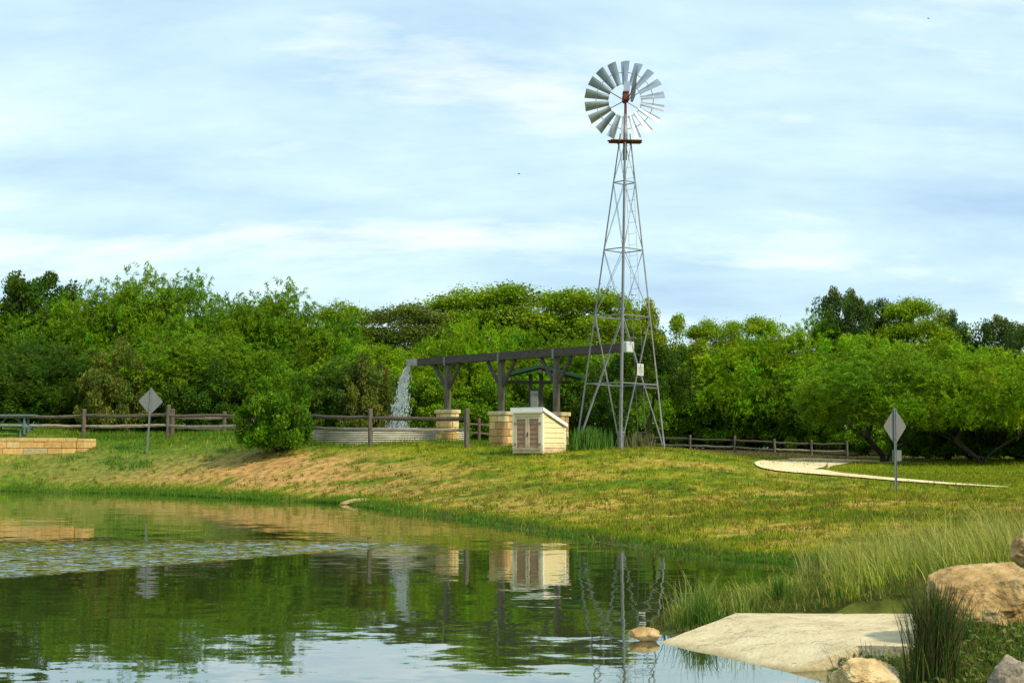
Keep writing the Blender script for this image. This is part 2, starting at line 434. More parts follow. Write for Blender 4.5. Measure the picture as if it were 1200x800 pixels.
out = nd.new('ShaderNodeOutputMaterial'); pb = nd.new('ShaderNodeBsdfPrincipled'); lk.new(pb.outputs[0], out.inputs[0])
pb.inputs['Base Color'].default_value = (0.030, 0.042, 0.010, 1); pb.inputs['Roughness'].default_value = 0.02; pb.inputs['IOR'].default_value = 1.333
geo = nd.new('ShaderNodeNewGeometry')
def wnoise(scale, sx, sy, amp):
    mp = nd.new('ShaderNodeMapping'); mp.inputs['Scale'].default_value = (sx, sy, 1); lk.new(geo.outputs['Position'], mp.inputs[0])
    n = nd.new('ShaderNodeTexNoise'); n.inputs['Scale'].default_value = scale; n.inputs['Detail'].default_value = 3; lk.new(mp.outputs[0], n.inputs['Vector'])
    s = nd.new('ShaderNodeVectorMath'); s.operation = 'SUBTRACT'; s.inputs[1].default_value = (.5, .5, .5); lk.new(n.outputs['Color'], s.inputs[0])
    k = nd.new('ShaderNodeVectorMath'); k.operation = 'MULTIPLY'; lk.new(s.outputs[0], k.inputs[0]); k.inputs[1].default_value = amp
    return k
w1 = wnoise(1.3, 0.8, 1.5, (0.017, 0.032, 0))
w2 = wnoise(7.0, 0.7, 1.4, (0.014, 0.028, 0))
w3 = wnoise(11.0, 0.5, 1.3, (.36, .72, 0))
ra = nd.new('ShaderNodeAttribute'); ra.attribute_name = 'ruffle'
rn = nd.new('ShaderNodeTexNoise'); rn.inputs['Scale'].default_value = 3.4; rn.inputs['Detail'].default_value = 4
mp = nd.new('ShaderNodeMapping'); mp.inputs['Scale'].default_value = (.55, 1.3, 1); lk.new(geo.outputs['Position'], mp.inputs[0]); lk.new(mp.outputs[0], rn.inputs['Vector'])
rr_ = nd.new('ShaderNodeMapRange'); rr_.inputs[1].default_value = 0.24; rr_.inputs[2].default_value = 0.50; lk.new(rn.outputs[0], rr_.inputs[0])
mm = nd.new('ShaderNodeMath'); mm.operation = 'MULTIPLY'; lk.new(ra.outputs['Fac'], mm.inputs[0]); lk.new(rr_.outputs[0], mm.inputs[1])
w3s = nd.new('ShaderNodeVectorMath'); w3s.operation = 'SCALE'; lk.new(w3.outputs[0], w3s.inputs[0]); lk.new(mm.outputs[0], w3s.inputs['Scale'])
s1 = nd.new('ShaderNodeVectorMath'); lk.new(w1.outputs[0], s1.inputs[0]); lk.new(w2.outputs[0], s1.inputs[1])
s2 = nd.new('ShaderNodeVectorMath'); lk.new(s1.outputs[0], s2.inputs[0]); lk.new(w3s.outputs[0], s2.inputs[1])
s3 = nd.new('ShaderNodeVectorMath'); lk.new(s2.outputs[0], s3.inputs[0]); s3.inputs[1].default_value = (0, 0, 1)
nn = nd.new('ShaderNodeVectorMath'); nn.operation = 'NORMALIZE'; lk.new(s3.outputs[0], nn.inputs[0]); lk.new(nn.outputs[0], pb.inputs['Normal'])
gls = nd.new('ShaderNodeBsdfGlossy'); gls.inputs['Roughness'].default_value = 0.02; gls.inputs[0].default_value = (.96, .98, .97, 1); lk.new(nn.outputs[0], gls.inputs['Normal'])
fre = nd.new('ShaderNodeFresnel'); fre.inputs[0].default_value = 1.333; lk.new(nn.outputs[0], fre.inputs['Normal'])
fmr = nd.new('ShaderNodeMapRange'); fmr.inputs[3].default_value = 0.30; fmr.inputs[4].default_value = 1.0; lk.new(fre.outputs[0], fmr.inputs[0])
pb.inputs['Specular IOR Level'].default_value = 0.0
wms = nd.new('ShaderNodeMixShader'); lk.new(fmr.outputs[0], wms.inputs[0]); lk.new(pb.outputs[0], wms.inputs[1]); lk.new(gls.outputs[0], wms.inputs[2]); lk.new(wms.outputs[0], out.inputs[0])
wo = link('water', wme, mw); wo['kind'] = 'structure'

# ------------------------------------------------------------------ path
def strip(name, up, lo, mat, lift=0.04, n=24):
    vs = []; fs = []; m = 48
    U = []; Lw = []
    for k in range(len(up) - 1):
        for j in range(n):
            f = j / n
            U.append((up[k][0] + (up[k + 1][0] - up[k][0]) * f, up[k][1] + (up[k + 1][1] - up[k][1]) * f))
            Lw.append((lo[k][0] + (lo[k + 1][0] - lo[k][0]) * f, lo[k][1] + (lo[k + 1][1] - lo[k][1]) * f))
    for (u, l) in zip(U, Lw):
        a = ground_hit(*u); b = ground_hit(*l)
        for j in range(m + 1):
            p = a.lerp(b, j / m); vs.append((p.x, p.y, 0))
    vs = np.array(vs); vs[:, 2] = zt(vs[:, 0], vs[:, 1]) + lift
    q = [(i * (m + 1) + j, i * (m + 1) + j + 1, (i + 1) * (m + 1) + j + 1, (i + 1) * (m + 1) + j) for i in range(len(U) - 1) for j in range(m)]
    o = link(name, array_mesh(name, vs, np.array(q), None, True), mat); fix_normals(o.data); o['kind'] = 'structure'
    return o
M['path'] = surf('caliche_gravel', (0.70, 0.58, 0.34), (0.50, 0.40, 0.22), 2.2, 0.95, bump=0.01, detail=9)
M['pathred'] = surf('tan_track', (0.50, 0.34, 0.19), (0.42, 0.30, 0.16), 1.5, 0.95)
strip('path', [(884, 543.8), (887, 541.8), (895, 540.3), (915, 539.2), (945, 538.8), (975, 539.3), (1002, 541.0)],
      [(884.5, 544.6), (887, 547), (893, 549.5), (910, 552.8), (936, 555.2), (962, 549.2), (1003, 541.8)], M['path'])
strip('path', [(934, 552.0), (948, 551.0), (963, 551.5), (990, 556), (1050, 561.5), (1115, 567), (1185, 571.9)],
      [(935, 555.3), (952, 556.6), (968, 557.6), (1000, 560.2), (1055, 565.0), (1118, 569.2), (1186, 572.3)], M['path'], 0.045)
strip('track', [(925, 537.6), (960, 537.6), (1000, 539.2), (1040, 541), (1090, 543.5)], [(925, 539.4), (960, 539.8), (1000, 541.8), (1040, 543.0), (1090, 544.2)], M['pathred'], 0.045)

# ------------------------------------------------------------------ stone masonry
PAL = [(0.64, 0.40, 0.14), (0.70, 0.50, 0.20), (0.60, 0.32, 0.11), (0.76, 0.60, 0.31), (0.66, 0.43, 0.16), (0.54, 0.32, 0.13), (0.70, 0.49, 0.19)]
WPAL = [(0.66, 0.42, 0.15), (0.70, 0.47, 0.18), (0.62, 0.38, 0.13), (0.72, 0.52, 0.23), (0.66, 0.45, 0.17)]
def courses(mb, p0, p1, z0, heights, thick, rnd, lo=0.22, hi=0.55, pal=PAL, quoin=None):
    "courses of separate rough blocks along a straight run"
    p0 = Vector((*p0, 0)); p1 = Vector((*p1, 0)); d = (p1 - p0); L = d.length; ang = math.atan2(d.y, d.x); Mz = Matrix.Rotation(ang, 3, 'Z')
    z = z0
    for h in heights:
        x = 0.0
        while x < L - 1e-4:
            w = rnd.uniform(lo, hi)
            if L - x - w < lo * 0.7: w = L - x
            c = p0 + d.normalized() * (x + w / 2); c.z = z + h / 2
            col = rnd.choice(pal); k = rnd.uniform(.8, 1.12)
            if rnd.random() < 0.05: col = (0.42, 0.34, 0.18)
            mb.bbox(c, (w - 0.012, thick + rnd.uniform(-.02, .02), h - 0.012), 0.018, Mz, tuple(v * k for v in col))
            x += w
        z += h

def stone_wall():
    rnd = random.Random(5)
    x0 = P(-150, 530, 55).x; x1 = P(98.5, 530, 55).x
    zb = P(50, 536, 55).z - 0.15; ztop = P(50, 513, 55).z
    t = thing('retaining_wall', 'low tan limestone block wall at the left edge in front of the picnic table', 'stone wall', (x1, 55, zb))
    mb = MB(); h = (ztop - zb) / 3.6
    courses(mb, (x0 - x1, 0), (-0.32, 0), 0, [h] * 3 + [h * .6], 0.36, rnd, 0.35, 0.95, WPAL)
    link('wall_face', mb, M['stone'], t)
    mb = MB()
    courses(mb, (-0.14, 0.02), (0.04, 0.9), 0, [h] * 3 + [h * .5], 0.34, rnd, 0.3, 0.7, WPAL)
    link('wall_return', mb, M['stone'], t)
    core = MB(); core.box(((x0 - x1 - .32) / 2, 0.01, (ztop - zb) / 2 - .02), (x1 - x0 - .36, 0.31, ztop - zb - .06)); link('mortar_core', core, M['mortar'], t)
stone_wall()

# ------------------------------------------------------------------ flume with pillars
SP = Vector((P(480, 425, 52.2).x, 52.2)); EN = Vector((P(734, 408, 44.4).x, 44.4))
fdir = (EN - SP).normalized(); FANG = math.atan2(fdir.y, fdir.x)
ZB = 4.68
def along(px):
    # point on the flume line seen in photo column px
    k = (px - 600) / F
    t = (k * SP.y - SP.x) / (fdir.x - k * fdir.y)
    return SP + fdir * t, t
plab = ['tan stone pillar under the first flume post, nearest the falling water',
        'tan stone pillar under the middle flume post, left of the cream shed',
        'tan stone pillar half hidden behind the cream shed']
ptop = []
for (px, pyt, pyb), lab in zip([(524.5, 480, 518), (587.5, 482, 524), (652, 483, 524)], plab):
    c, t_ = along(px); top = P(px, pyt, c.y).z; bot = min(P(px, pyb, c.y).z, ztf(c.x, c.y)) - 0.12
    rnd = random.Random(int(px))
    t = thing('stone_pillar', lab, 'stone pillar', (c.x, c.y, bot), FANG, 'stone pillars carrying the flume')
    mb = MB(); h = top - bot - 0.13; w = 0.60; nc = 5
    hs = [h / nc * rnd.uniform(.85, 1.15) for _ in range(nc)]; s = h / sum(hs); hs = [q * s for q in hs]
    z = 0
    for k, hh in enumerate(hs):
        sp = rnd.uniform(.3, .7) * w
        for (a0, a1) in ((-w / 2, -w / 2 + sp), (-w / 2 + sp, w / 2)):
            for (b0, b1) in (((-w / 2, 0), (0, w / 2)) if k % 2 else ((-w / 2, .12), (.12, w / 2))):
                col = rnd.choice(PAL); kk = rnd.uniform(.9, 1.18)
                mb.bbox(((a0 + a1) / 2 + rnd.uniform(-.006, .006), (b0 + b1) / 2 + rnd.uniform(-.006, .006), z + hh / 2), (a1 - a0 - .014, b1 - b0 - .014, hh - .018), 0.012, None, tuple(min(.9, v * kk) for v in col))
        z += hh
    link('shaft', mb, M['stone'], t)
    cap = MB()
    for sx in (-1, 1):
        cap.bbox((sx * .172, 0, h + .065), (.335, .68, .13), 0.015, None, (.74, .60, .35) if sx > 0 else (.70, .52, .27))
    link('cap', cap, M['stone'], t)
    core = MB(); core.box((0, 0, h / 2), (w - .04, w - .04, h - .02)); link('core', core, M['mortar'], t)
    ptop.append((c, t_, top))

fl = thing('water_flume', 'long dark timber water flume on three Y-braced posts', 'flume', (SP.x, SP.y, 0), FANG)
LEN = (EN - SP).length
def trough(x0, x1):
    mb = MB()
    for s in (-1, 1): mb.bbox(((x0 + x1) / 2, s * .135, ZB), (x1 - x0, .05, .25), .008)
    mb.bbox(((x0 + x1) / 2, 0, ZB - .095), (x1 - x0, .218, .05), .004)
    return mb
link('trough', trough(0.62, LEN), M['beam'], fl)
link('spout', trough(0, 0.615), M['spout'], fl)
lip = MB()
for s in (-1, 1): lip.bbox((LEN / 2 + .3, s * .135, ZB + .133), (LEN - .64, .065, .012), .003)
link('top_edge', lip, M['post'], fl)
wl = MB(); wl.box((LEN / 2, 0, ZB + .02), (LEN - .1, .20, .01))
link('channel_water', wl, surf('channel_water', (0.10, 0.13, 0.12), (0.06, 0.09, 0.08), 8, 0.1), fl)
for c, t_, top in ptop:
    pm = MB(); pm.bbox((t_, 0, (top + ZB - .125) / 2), (.175, .175, ZB - .125 - top), .012); link('post', pm, M['post'], fl)
    for s in (-1, 1):
        bm_ = MB(); bm_.beam((t_ + s * .09, 0, ZB - .98), (t_ + s * .70, 0, ZB - .15), .085, .11, up=(0, 1, 0)); link('brace', bm_, M['beam'], fl)
    for s in (-1, 1):
        sm = MB(); sm.bbox((t_, s * .168, ZB - .03), (.08, .012, .31), .002); link('strap', sm, M['galv'], fl)
eb = MB(); eb.bbox((LEN + .08, 0, ZB + .02), (.20, .36, .34), .02); link('end_box', eb, surf('pale_box_paint', (.50, .55, .53), (.40, .44, .43), 5, .6), fl)
ap = MB(); ap.tube((LEN + .08, 0, ZB + .19), (LEN + .08, 0, ZB + .30), .02); ap.tube((LEN + .08, 0, ZB + .30), (LEN + .40, 0, ZB + .30), .02); link('inlet_pipe', ap, M['galv'], fl)

# ------------------------------------------------------------------ stock tank
TC = P(455, 520, 53.5); TR = 2.89; TZ0 = P(455, 523, 50.6).z - .03; TZ1 = P(455, 502.0, 50.6).z
tk = thing('stock_tank', 'round corrugated steel stock tank catching the falling water', 'stock tank', (TC.x, TC.y, TZ0))
def lathe(prof, n=96):
    mb = MB(); vs = []; m = len(prof)
    for i in range(n):
        a = 2 * math.pi * i / n
        for r, z in prof: vs.append((r * math.cos(a), r * math.sin(a), z))
    return mb.add(vs, [(i * m + j, ((i + 1) % n) * m + j, ((i + 1) % n) * m + j + 1, i * m + j + 1) for i in range(n) for j in range(m - 1)])
hT = TZ1 - TZ0; prof = [(TR + .06 * math.sin(k / 6 * 2 * math.pi), .12 + (hT - .14) * k / 40) for k in range(41)]
prof = prof + [(r - .04, z) for r, z in prof[::-1]]
prof.append(prof[0])
o = link('tank_wall', lathe(prof), M['tank'], tk, True)
rim = MB(); rim.ring((0, 0, hT), TR + .01, .035, 96, 8, 'z'); link('rim', rim, M['galv'], tk, True)
ft = lathe([(TR + .05, 0), (TR + .05, .11), (TR - .05, .11), (TR - .05, -.2), (TR + .05, -.2), (TR + .05, 0)]); link('foot_ring', ft, M['tankband'], tk, True)
wt = MB(); wt.add([((TR - .06) * math.cos(a * math.pi / 24), (TR - .06) * math.sin(a * math.pi / 24), hT - .12) for a in range(48)], [tuple(range(48))])
link('tank_water', wt, surf('tank_water', (0.05, 0.07, 0.05), (0.08, 0.10, 0.08), 3, 0.06), tk)

# ------------------------------------------------------------------ falling water
def falling_water():
    rs = np.random.default_rng(3)
    x0, y0 = SP.x, SP.y; z0 = ZB - .12; z1 = TZ1 - .10; Hf = z0 - z1
    mb = MB(); fd = -fdir.copy()
    N = 1050
    for k in range(N):
        f = rs.random() ** 0.75                    # fraction of the fall
        sp_ = rs.beta(1.6, 1.2)                       # throw: how far from the lip it travels
        thr = (0.04 + 1.12 * sp_) * math.sqrt(f)
        lat = rs.normal(0, .045 + .075 * f)
        c = Vector((x0 + fd.x * thr - fd.y * lat, y0 + fd.y * thr + fd.x * lat, z0 - Hf * f))
        ln_ = rs.uniform(.04, .17) * (.7 + .6 * (1 - f)); w = rs.uniform(.005, .022) * (1.25 - .4 * f)
        slope = (0.05 + 0.9 * sp_) * .5 / math.sqrt(f + .04)
        d = Vector((fd.x * slope * .35 + rs.normal(0, .10 + .12 * f), fd.y * slope * .35 + rs.normal(0, .1), -1)).normalized()
        a = d.orthogonal().normalized(); b = d.cross(a); vs = [c - d * ln_ / 2]
        for u, r in ((-.18, 1.0), (.25, .75)):
            for j in range(5):
                t = j * 2 * math.pi / 5; vs.append(c + d * (ln_ * u) + (a * math.cos(t) + b * math.sin(t)) * (w * r * rs.uniform(.7, 1.3)))
        vs.append(c + d * ln_ / 2)
        fs = [(0, 1 + (j + 1) % 5, 1 + j) for j in range(5)] + [(1 + j, 1 + (j + 1) % 5, 6 + (j + 1) % 5, 6 + j) for j in range(5)] + [(6 + j, 6 + (j + 1) % 5, 11) for j in range(5)]
        mb.add(vs, fs)
    for k in range(420):
        f = rs.random() ** .6; thr = 1.25 * rs.random() * math.sqrt(f) + rs.normal(0, .05); lat = rs.normal(0, .09 + .12 * f)
        c = Vector((x0 + fd.x * thr - fd.y * lat, y0 + fd.y * thr + fd.x * lat, z0 - Hf * f)); w = rs.uniform(.004, .011)
        mb.add([c + Vector(v) * w for v in ((1, 0, 0), (-1, 0, 0), (0, 1, 0), (0, -1, 0), (0, 0, 1.6), (0, 0, -1.6))], [(0, 2, 4), (2, 1, 4), (1, 3, 4), (3, 0, 4), (2, 0, 5), (1, 2, 5), (3, 1, 5), (0, 3, 5)])
    # splash crown where it lands
    for k in range(220):
        a = rs.random() * 6.283; r = abs(rs.normal(0, .22)); h = abs(rs.normal(0, .12)) * math.exp(-r * 2)
        c = Vector((x0 + fd.x * .6 + r * math.cos(a), y0 + fd.y * .6 + r * math.sin(a), z1 + .02 + h)); w = rs.uniform(.008, .03)
        vs = [c + Vector(v) * w for v in ((1, 0, 0), (-1, 0, 0), (0, 1, 0), (0, -1, 0), (0, 0, 1), (0, 0, -1))]
        mb.add(vs, [(0, 2, 4), (2, 1, 4), (1, 3, 4), (3, 0, 4), (2, 0, 5), (1, 2, 5), (3, 1, 5), (0, 3, 5)])
    m = bpy.data.materials.new('white_water'); nt, nd, lk = nodes(m); out = nd.new('ShaderNodeOutputMaterial')
    p = nd.new('ShaderNodeBsdfPrincipled'); p.inputs['Base Color'].default_value = (.97, .96, .92, 1); p.inputs['Roughness'].default_value = .15; p.inputs['IOR'].default_value = 1.33
    t = nd.new('ShaderNodeBsdfTranslucent'); t.inputs[0].default_value = (.97, .96, .92, 1)
    s = nd.new('ShaderNodeMixShader'); s.inputs[0].default_value = .6; lk.new(p.outputs[0], s.inputs[1]); lk.new(t.outputs[0], s.inputs[2])
    tr = nd.new('ShaderNodeBsdfTransparent'); s4 = nd.new('ShaderNodeMixShader'); s4.inputs[0].default_value = .12; lk.new(s.outputs[0], s4.inputs[1]); lk.new(tr.outputs[0], s4.inputs[2]); lk.new(s4.outputs[0], out.inputs[0])
    o = link('falling_water', mb, m, None, True)
    tag(o, 'white water pouring from the flume spout into the stock tank', 'falling water', kind='stuff')
falling_water()

# ------------------------------------------------------------------ shed
def splash(m, lo, hi, c):
    nt = m.node_tree; nd = nt.nodes; lk = nt.links; b = next(n for n in nd if n.type == 'BSDF_PRINCIPLED'); src = b.inputs['Base Color'].links[0].from_socket
    tc = nd.new('ShaderNodeTexCoord'); sx = nd.new('ShaderNodeSeparateXYZ'); lk.new(tc.outputs['Object'], sx.inputs[0])
    nz = nd.new('ShaderNodeTexNoise'); nz.inputs['Scale'].default_value = 7; nz.inputs['Detail'].default_value = 6; lk.new(tc.outputs['Object'], nz.inputs['Vector'])
    ml = nd.new('ShaderNodeMath'); ml.operation = 'MULTIPLY_ADD'; lk.new(nz.outputs[0], ml.inputs[0]); ml.inputs[1].default_value = -(hi - lo) * 1.6; lk.new(sx.outputs[2], ml.inputs[2])
    mr = nd.new('ShaderNodeMapRange'); mr.inputs[1].default_value = lo - (hi - lo) * .8; mr.inputs[2].default_value = hi - (hi - lo) * .8; mr.inputs[3].default_value = .75; mr.inputs[4].default_value = 0; lk.new(ml.outputs[0], mr.inputs[0])
    x = nd.new('ShaderNodeMix'); x.data_type = 'RGBA'; lk.new(mr.outputs[0], x.inputs[0]); lk.new(src, x.inputs[6]); x.inputs[7].default_value = (*c, 1); lk.new(x.outputs[2], b.inputs['Base Color'])
for k_ in ('siding', 'trim', 'frontpaint', 'doorpanel'): splash(M[k_], .08, .42, (.30, .20, .09))
splash(M['tankband'], -.1, .1, (.25, .20, .08))

def shed():
    c0 = P(636, 532, 43.0); A = R(33)
    wd, dp = 35 / 38.8 / math.cos(A), 28 / 38.3 / math.sin(A)
    z0 = min(ztf(c0.x, c0.y), c0.z) - .04
    # local axes: x runs right along the front (its right end is the near corner), y runs back
    t = thing('utility_shed', 'small cream pump shed with brown double doors and a sloping white roof', 'shed', (c0.x, c0.y, z0), -A)
    hf, hb = 1.36, 0.92; s0 = .10
    sk = MB(); sk.bbox((-wd / 2, dp / 2, s0 / 2 - .06), (wd - .06, dp - .06, s0 + .11), .01); link('skid_base', sk, M['skid'], t)
    body = MB(); x0, x1 = -wd + .03, -.03
    body.hexa([(x0, .03, s0), (x1, .03, s0), (x1, dp - .03, s0), (x0, dp - .03, s0), (x0, .03, hf - .02), (x1, .03, hf - .02), (x1, dp - .03, hb - .02), (x0, dp - .03, hb - .02)])
    link('body', body, M['siding'], t)
    sd = MB(); n = 6
    for sx, off in ((1, -.03), (-1, -wd + .03)):
        for k in range(8):
            z = s0 + .01 + k * .155; zt_ = z + .15
            def ylim(zz): return min(dp - .06, .05 + (dp - .1) * (hf - .06 - zz) / (hf - hb))
            ya = ylim(zt_) if zt_ > hb - .06 else dp - .06; yb = ylim(z) if z > hb - .06 else dp - .06
            if ya < .15: ya = .15
            if z > hf - .1 or yb < .2: continue
            o0, o1 = off + sx * .022, off + sx * .006
            vs = [(off, .05, z), (off, yb, z), (off, ya, zt_), (off, .05, zt_), (o0, .05, z), (o0, yb, z), (o1, ya, zt_), (o1, .05, zt_)]
            sd.add(vs, [(0, 1, 2, 3), (7, 6, 5, 4), (0, 4, 5, 1), (1, 5, 6, 2), (2, 6, 7, 3), (3, 7, 4, 0)])
    link('lap_siding', sd, M['siding'], t)
    for (x, y, h) in ((0, 0, hf), (-wd, 0, hf), (0, dp, hb), (-wd, dp, hb)):
        tr = MB(); tr.bbox((x + (-.035 if x == 0 else .035), y + (.035 if y == 0 else -.035), (s0 + h) / 2 - .03), (.085, .085, h - s0 - .04), .006)
        link('corner_trim', tr, M['trim'], t)
    fr = MB(); fr.bbox((-wd / 2, .015, hf - .09), (wd - .15, .05, .12), .004); link('front_frame', fr, M['frontpaint'], t)
    fr = MB(); fr.bbox((-wd / 2, .015, s0 + .05), (wd - .15, .05, .09), .004)
    link('front_frame', fr, M['frontpaint'], t)
    dw = (wd - .16) / 2
    for s in (-1, 1):
        cx = -wd / 2 + s * dw / 2; dz0, dz1 = s0 + .10, hf - .16
        d = MB(); st = .065
        d.bbox((cx - dw / 2 + st / 2 + .004, -.002, (dz0 + dz1) / 2), (st, .035, dz1 - dz0), .004); d.bbox((cx + dw / 2 - st / 2 - .004, -.002, (dz0 + dz1) / 2), (st, .035, dz1 - dz0), .004)
        d.bbox((cx, -.002, dz0 + .03), (dw - 2 * st - .01, .034, .06), .004); d.bbox((cx, -.002, dz1 - .03), (dw - 2 * st - .01, .034, .06), .004)
        do = link('door', d, M['frontpaint'], t)
        p = MB(); k = 6; hh = (dz1 - dz0 - .13) / k
        for q in range(k):
            z = dz0 + .065 + q * hh; xa, xb = cx - dw / 2 + st + .006, cx + dw / 2 - st - .006
            p.add([(xa, .014, z), (xb, .014, z), (xb, .014, z + hh - .004), (xa, .014, z + hh - .004), (xa, -.010, z), (xb, -.010, z), (xb, .006, z + hh - .004), (xa, .006, z + hh - .004)],
                  [(0, 1, 2, 3), (7, 6, 5, 4), (0, 4, 5, 1), (1, 5, 6, 2), (2, 6, 7, 3), (3, 7, 4, 0)])
        link('panel', p, M['doorpanel'], do)
        for z in (dz0 + .17, dz1 - .20):
            h = MB(); h.bbox((cx + s * (dw / 2 - .02), -.026, z), (.09, .012, .06), .003); h.tube((cx + s * (dw / 2 + .004), -.03, z - .05), (cx + s * (dw / 2 + .004), -.03, z + .05), .010); link('hinge', h, M['galv'], do)
        if s > 0:
            h = MB(); h.bbox((cx - dw / 2 + .01, -.03, .68), (.035, .02, .12), .004); h.tube((cx - dw / 2 + .01, -.05, .66), (cx - dw / 2 + .01, -.05, .60), .018); link('latch', h, M['darkmetal'], do)
    rf = MB(); ov = .055; sl = (hb - hf) / dp
    ya, yb = -ov, dp + ov; za, zb_ = hf + sl * ya, hf + sl * yb; th = .115
    rf.hexa([(-wd - ov, ya, za), (ov, ya, za), (ov, yb, zb_), (-wd - ov, yb, zb_), (-wd - ov, ya, za + th), (ov, ya, za + th), (ov, yb, zb_ + th), (-wd - ov, yb, zb_ + th)])
    ro = link('roof', rf, M['roofwhite'], t)
    fa = MB(); fa.bbox((-wd / 2, ya - .008, za - .02), (wd + .04, .02, .08), .003); link('fascia', fa, M['trim'], ro)
shed()

# ------------------------------------------------------------------ windmill
def windmill():
    base = P(727, 527, 45); base.z = ztf(base.x, 45) - .02
    zmark = P(722, 528, 43.6).z
    base.z = min(base.z, zmark)
    w = thing('windmill', 'tall galvanised farm windmill with a many-bladed wheel on a lattice tower', 'windmill', base)
    w.rotation_euler = (0, R(1.2), 0)
    yp = lambda py: (P(735, py, 45).z - base.z)
    ZP = yp(166); ZH = yp(114); B0, B1 = 1.42, .20
    rotA = R(-4)
    angs = [R(-90) + rotA + k * R(90) for k in range(4)]       # near, right, far, left
    def lp(k, z, off=0.0):
        r = B0 + (B1 - B0) * z / ZP + off
        return Vector((r * math.cos(angs[k]), r * math.sin(angs[k]), z))
    for k in range(4):
        mb = MB(); top = ZP + .25
        # angle-iron: two flanges
        a = lp(k, -.25); b = lp(k, top)
        t1 = Vector((math.cos(angs[k] + R(135)), math.sin(angs[k] + R(135)), 0)); t2 = Vector((math.cos(angs[k] - R(135)), math.sin(angs[k] - R(135)), 0))
        wv = .062
        for tt in (t1, t2):
            n = Vector((-tt.y, tt.x, 0)) * .006
            vs = [a - n, a + tt * wv - n, a + tt * wv + n, a + n, b - n, b + tt * wv * .7 - n, b + tt * wv * .7 + n, b + n]
            mb.hexa(vs)
        link('leg', mb, M['galv'], w)
    levels = [yp(450), yp(371), yp(293), yp(214)]
    for i, z in enumerate(levels):
        mb = MB()
        for k in range(4): mb.beam(lp(k, z), lp((k + 1) % 4, z), .012, .034)
        link('girt', mb, M['galv'], w)
    bays = [(0.05, levels[1], .032), (levels[1], levels[2], .016), (levels[2], levels[3], .014), (levels[3], ZP - .05, .012)]
    for za, zb, th in bays:
        for k in range(4):
            mb = MB(); j = (k + 1) % 4
            if th > .03:
                mb.beam(lp(k, za, -.01), lp(j, zb, -.01), .012, th); mb.beam(lp(j, za, -.04), lp(k, zb, -.04), .012, th)
            else:
                mb.tube(lp(k, za), lp(j, zb), th / 2, n=5); mb.tube(lp(j, za, -.02), lp(k, zb, -.02), th / 2, n=5)
            link('cross_brace', mb, M['galv'], w)
    # ladder up the far right face
    mb = MB(); rail = []
    for k in range(27):
        z = .6 + k * (ZP - .7) / 26; c = lp(1, z).lerp(lp(2, z), .5); d = (lp(2, z) - lp(1, z)).normalized()
        hw = min(.17, (lp(2, z) - lp(1, z)).length * .42)
        a, b = c - d * hw, c + d * hw; mb.tube(a, b, .005, n=5); rail.append((a, b))
    for s in (0, 1):
        for k in range(26): mb.tube(rail[k][s], rail[k + 1][s], .005, n=5, cap=False)
    link('ladder', mb, M['galv'], w)
    # platform
    mb = MB(); pr = .54; rnd = random.Random(2)
    for k in range(4): mb.bbox((rnd.uniform(-.03, .03), -.195 + k * .13, ZP + rnd.uniform(-.004, .004)), (2 * pr + rnd.uniform(-.08, .04), .124, .028), .006)
    for s in (-1, 1): mb.bbox((s * .2, 0, ZP - .036), (.06, .48, .032), .004)
    link('platform', mb, M['rust'], w)
    # mast pipe
    mb = MB(); mb.tube((0, 0, ZP - .6), (0, 0, ZH - .55), .07, .055, 12)
    link('mast', mb, M['galv'], w, True)
    mb = MB(); mb.tube((0, 0, .3), (0, 0, ZP - .6), .016, n=6); link('pump_rod', mb, M['galv'], w)
    # well head at the foot
    mb = MB(); mb.tube((0, 0, -.2), (0, 0, .55), .10, .10, 14); mb.tube((0, 0, .55), (0, 0, .62), .15, .15, 14); mb.tube((0, 0, .40), (.02, .7, .40), .04, n=8); link('well_head', mb, M['galv'], w, False)
    # head
    hd = MB(); hd.tube((0, 0, ZH - .58), (0, 0, ZH - .12), .05, .035, 10); hd.bbox((0, .05, ZH - .02), (.20, .38, .22), .03); hd.bbox((0, .02, ZH + .14), (.20, .3, .08), .02)
    hd.tube((0, .2, ZH), (0, .52, ZH), .055, n=10)
    gb = link('gearbox', hd, M['rust'], w)
    hood = MB(); hood.hexa([(-.07, -.05, ZH + .18), (.12, -.05, ZH + .18), (.12, .12, ZH + .18), (-.07, .12, ZH + .18), (-.07, -.05, ZH + .50), (.14, -.05, ZH + .50), (.10, .08, ZH + .50), (-.05, .08, ZH + .50)])
    link('hood', hood, M['blade'], gb)
    # wheel: its axle points away from the camera, blades as thin curved sheets
    WY = .46; yaw = 0
    hub = MB(); hub.tube((0, WY - .06, ZH), (0, WY + .06, ZH), .085, n=16); hub.tube((0, WY + .06, ZH), (0, WY + .16, ZH), .05, .03, n=12)
    wh = link('wheel', hub, M['rust'], w)
    r0, r1 = .52, 1.30
    for i in range(18):
        a = 2 * math.pi * i / 18 + R(90)
        er = Vector((math.cos(a), 0, math.sin(a))); et = Vector((-math.sin(a), 0, math.cos(a))); ey = Vector((0, 1, 0))
        pitch = R(36); ch = et * math.cos(pitch) + ey * math.sin(pitch); nv = er.cross(ch).normalized()
        vs = []; m = 6
        for r, hw in ((r0, .085), ((r0 + r1) / 2, .127), (r1, .168)):
            for j in range(m + 1):
                u = -1 + 2 * j / m
                p = Vector((0, WY, ZH)) + er * r + ch * (hw * u) + nv * (.045 * (1 - u * u))
                vs.append(p)
        n1 = len(vs); vs += [v + nv * .005 for v in vs]
        fs = []
        for q in range(2):
            for j in range(m):
                A = q * (m + 1) + j; fs += [(A, A + 1, A + m + 2, A + m + 1), (n1 + A, n1 + A + m + 1, n1 + A + m + 2, n1 + A + 1)]
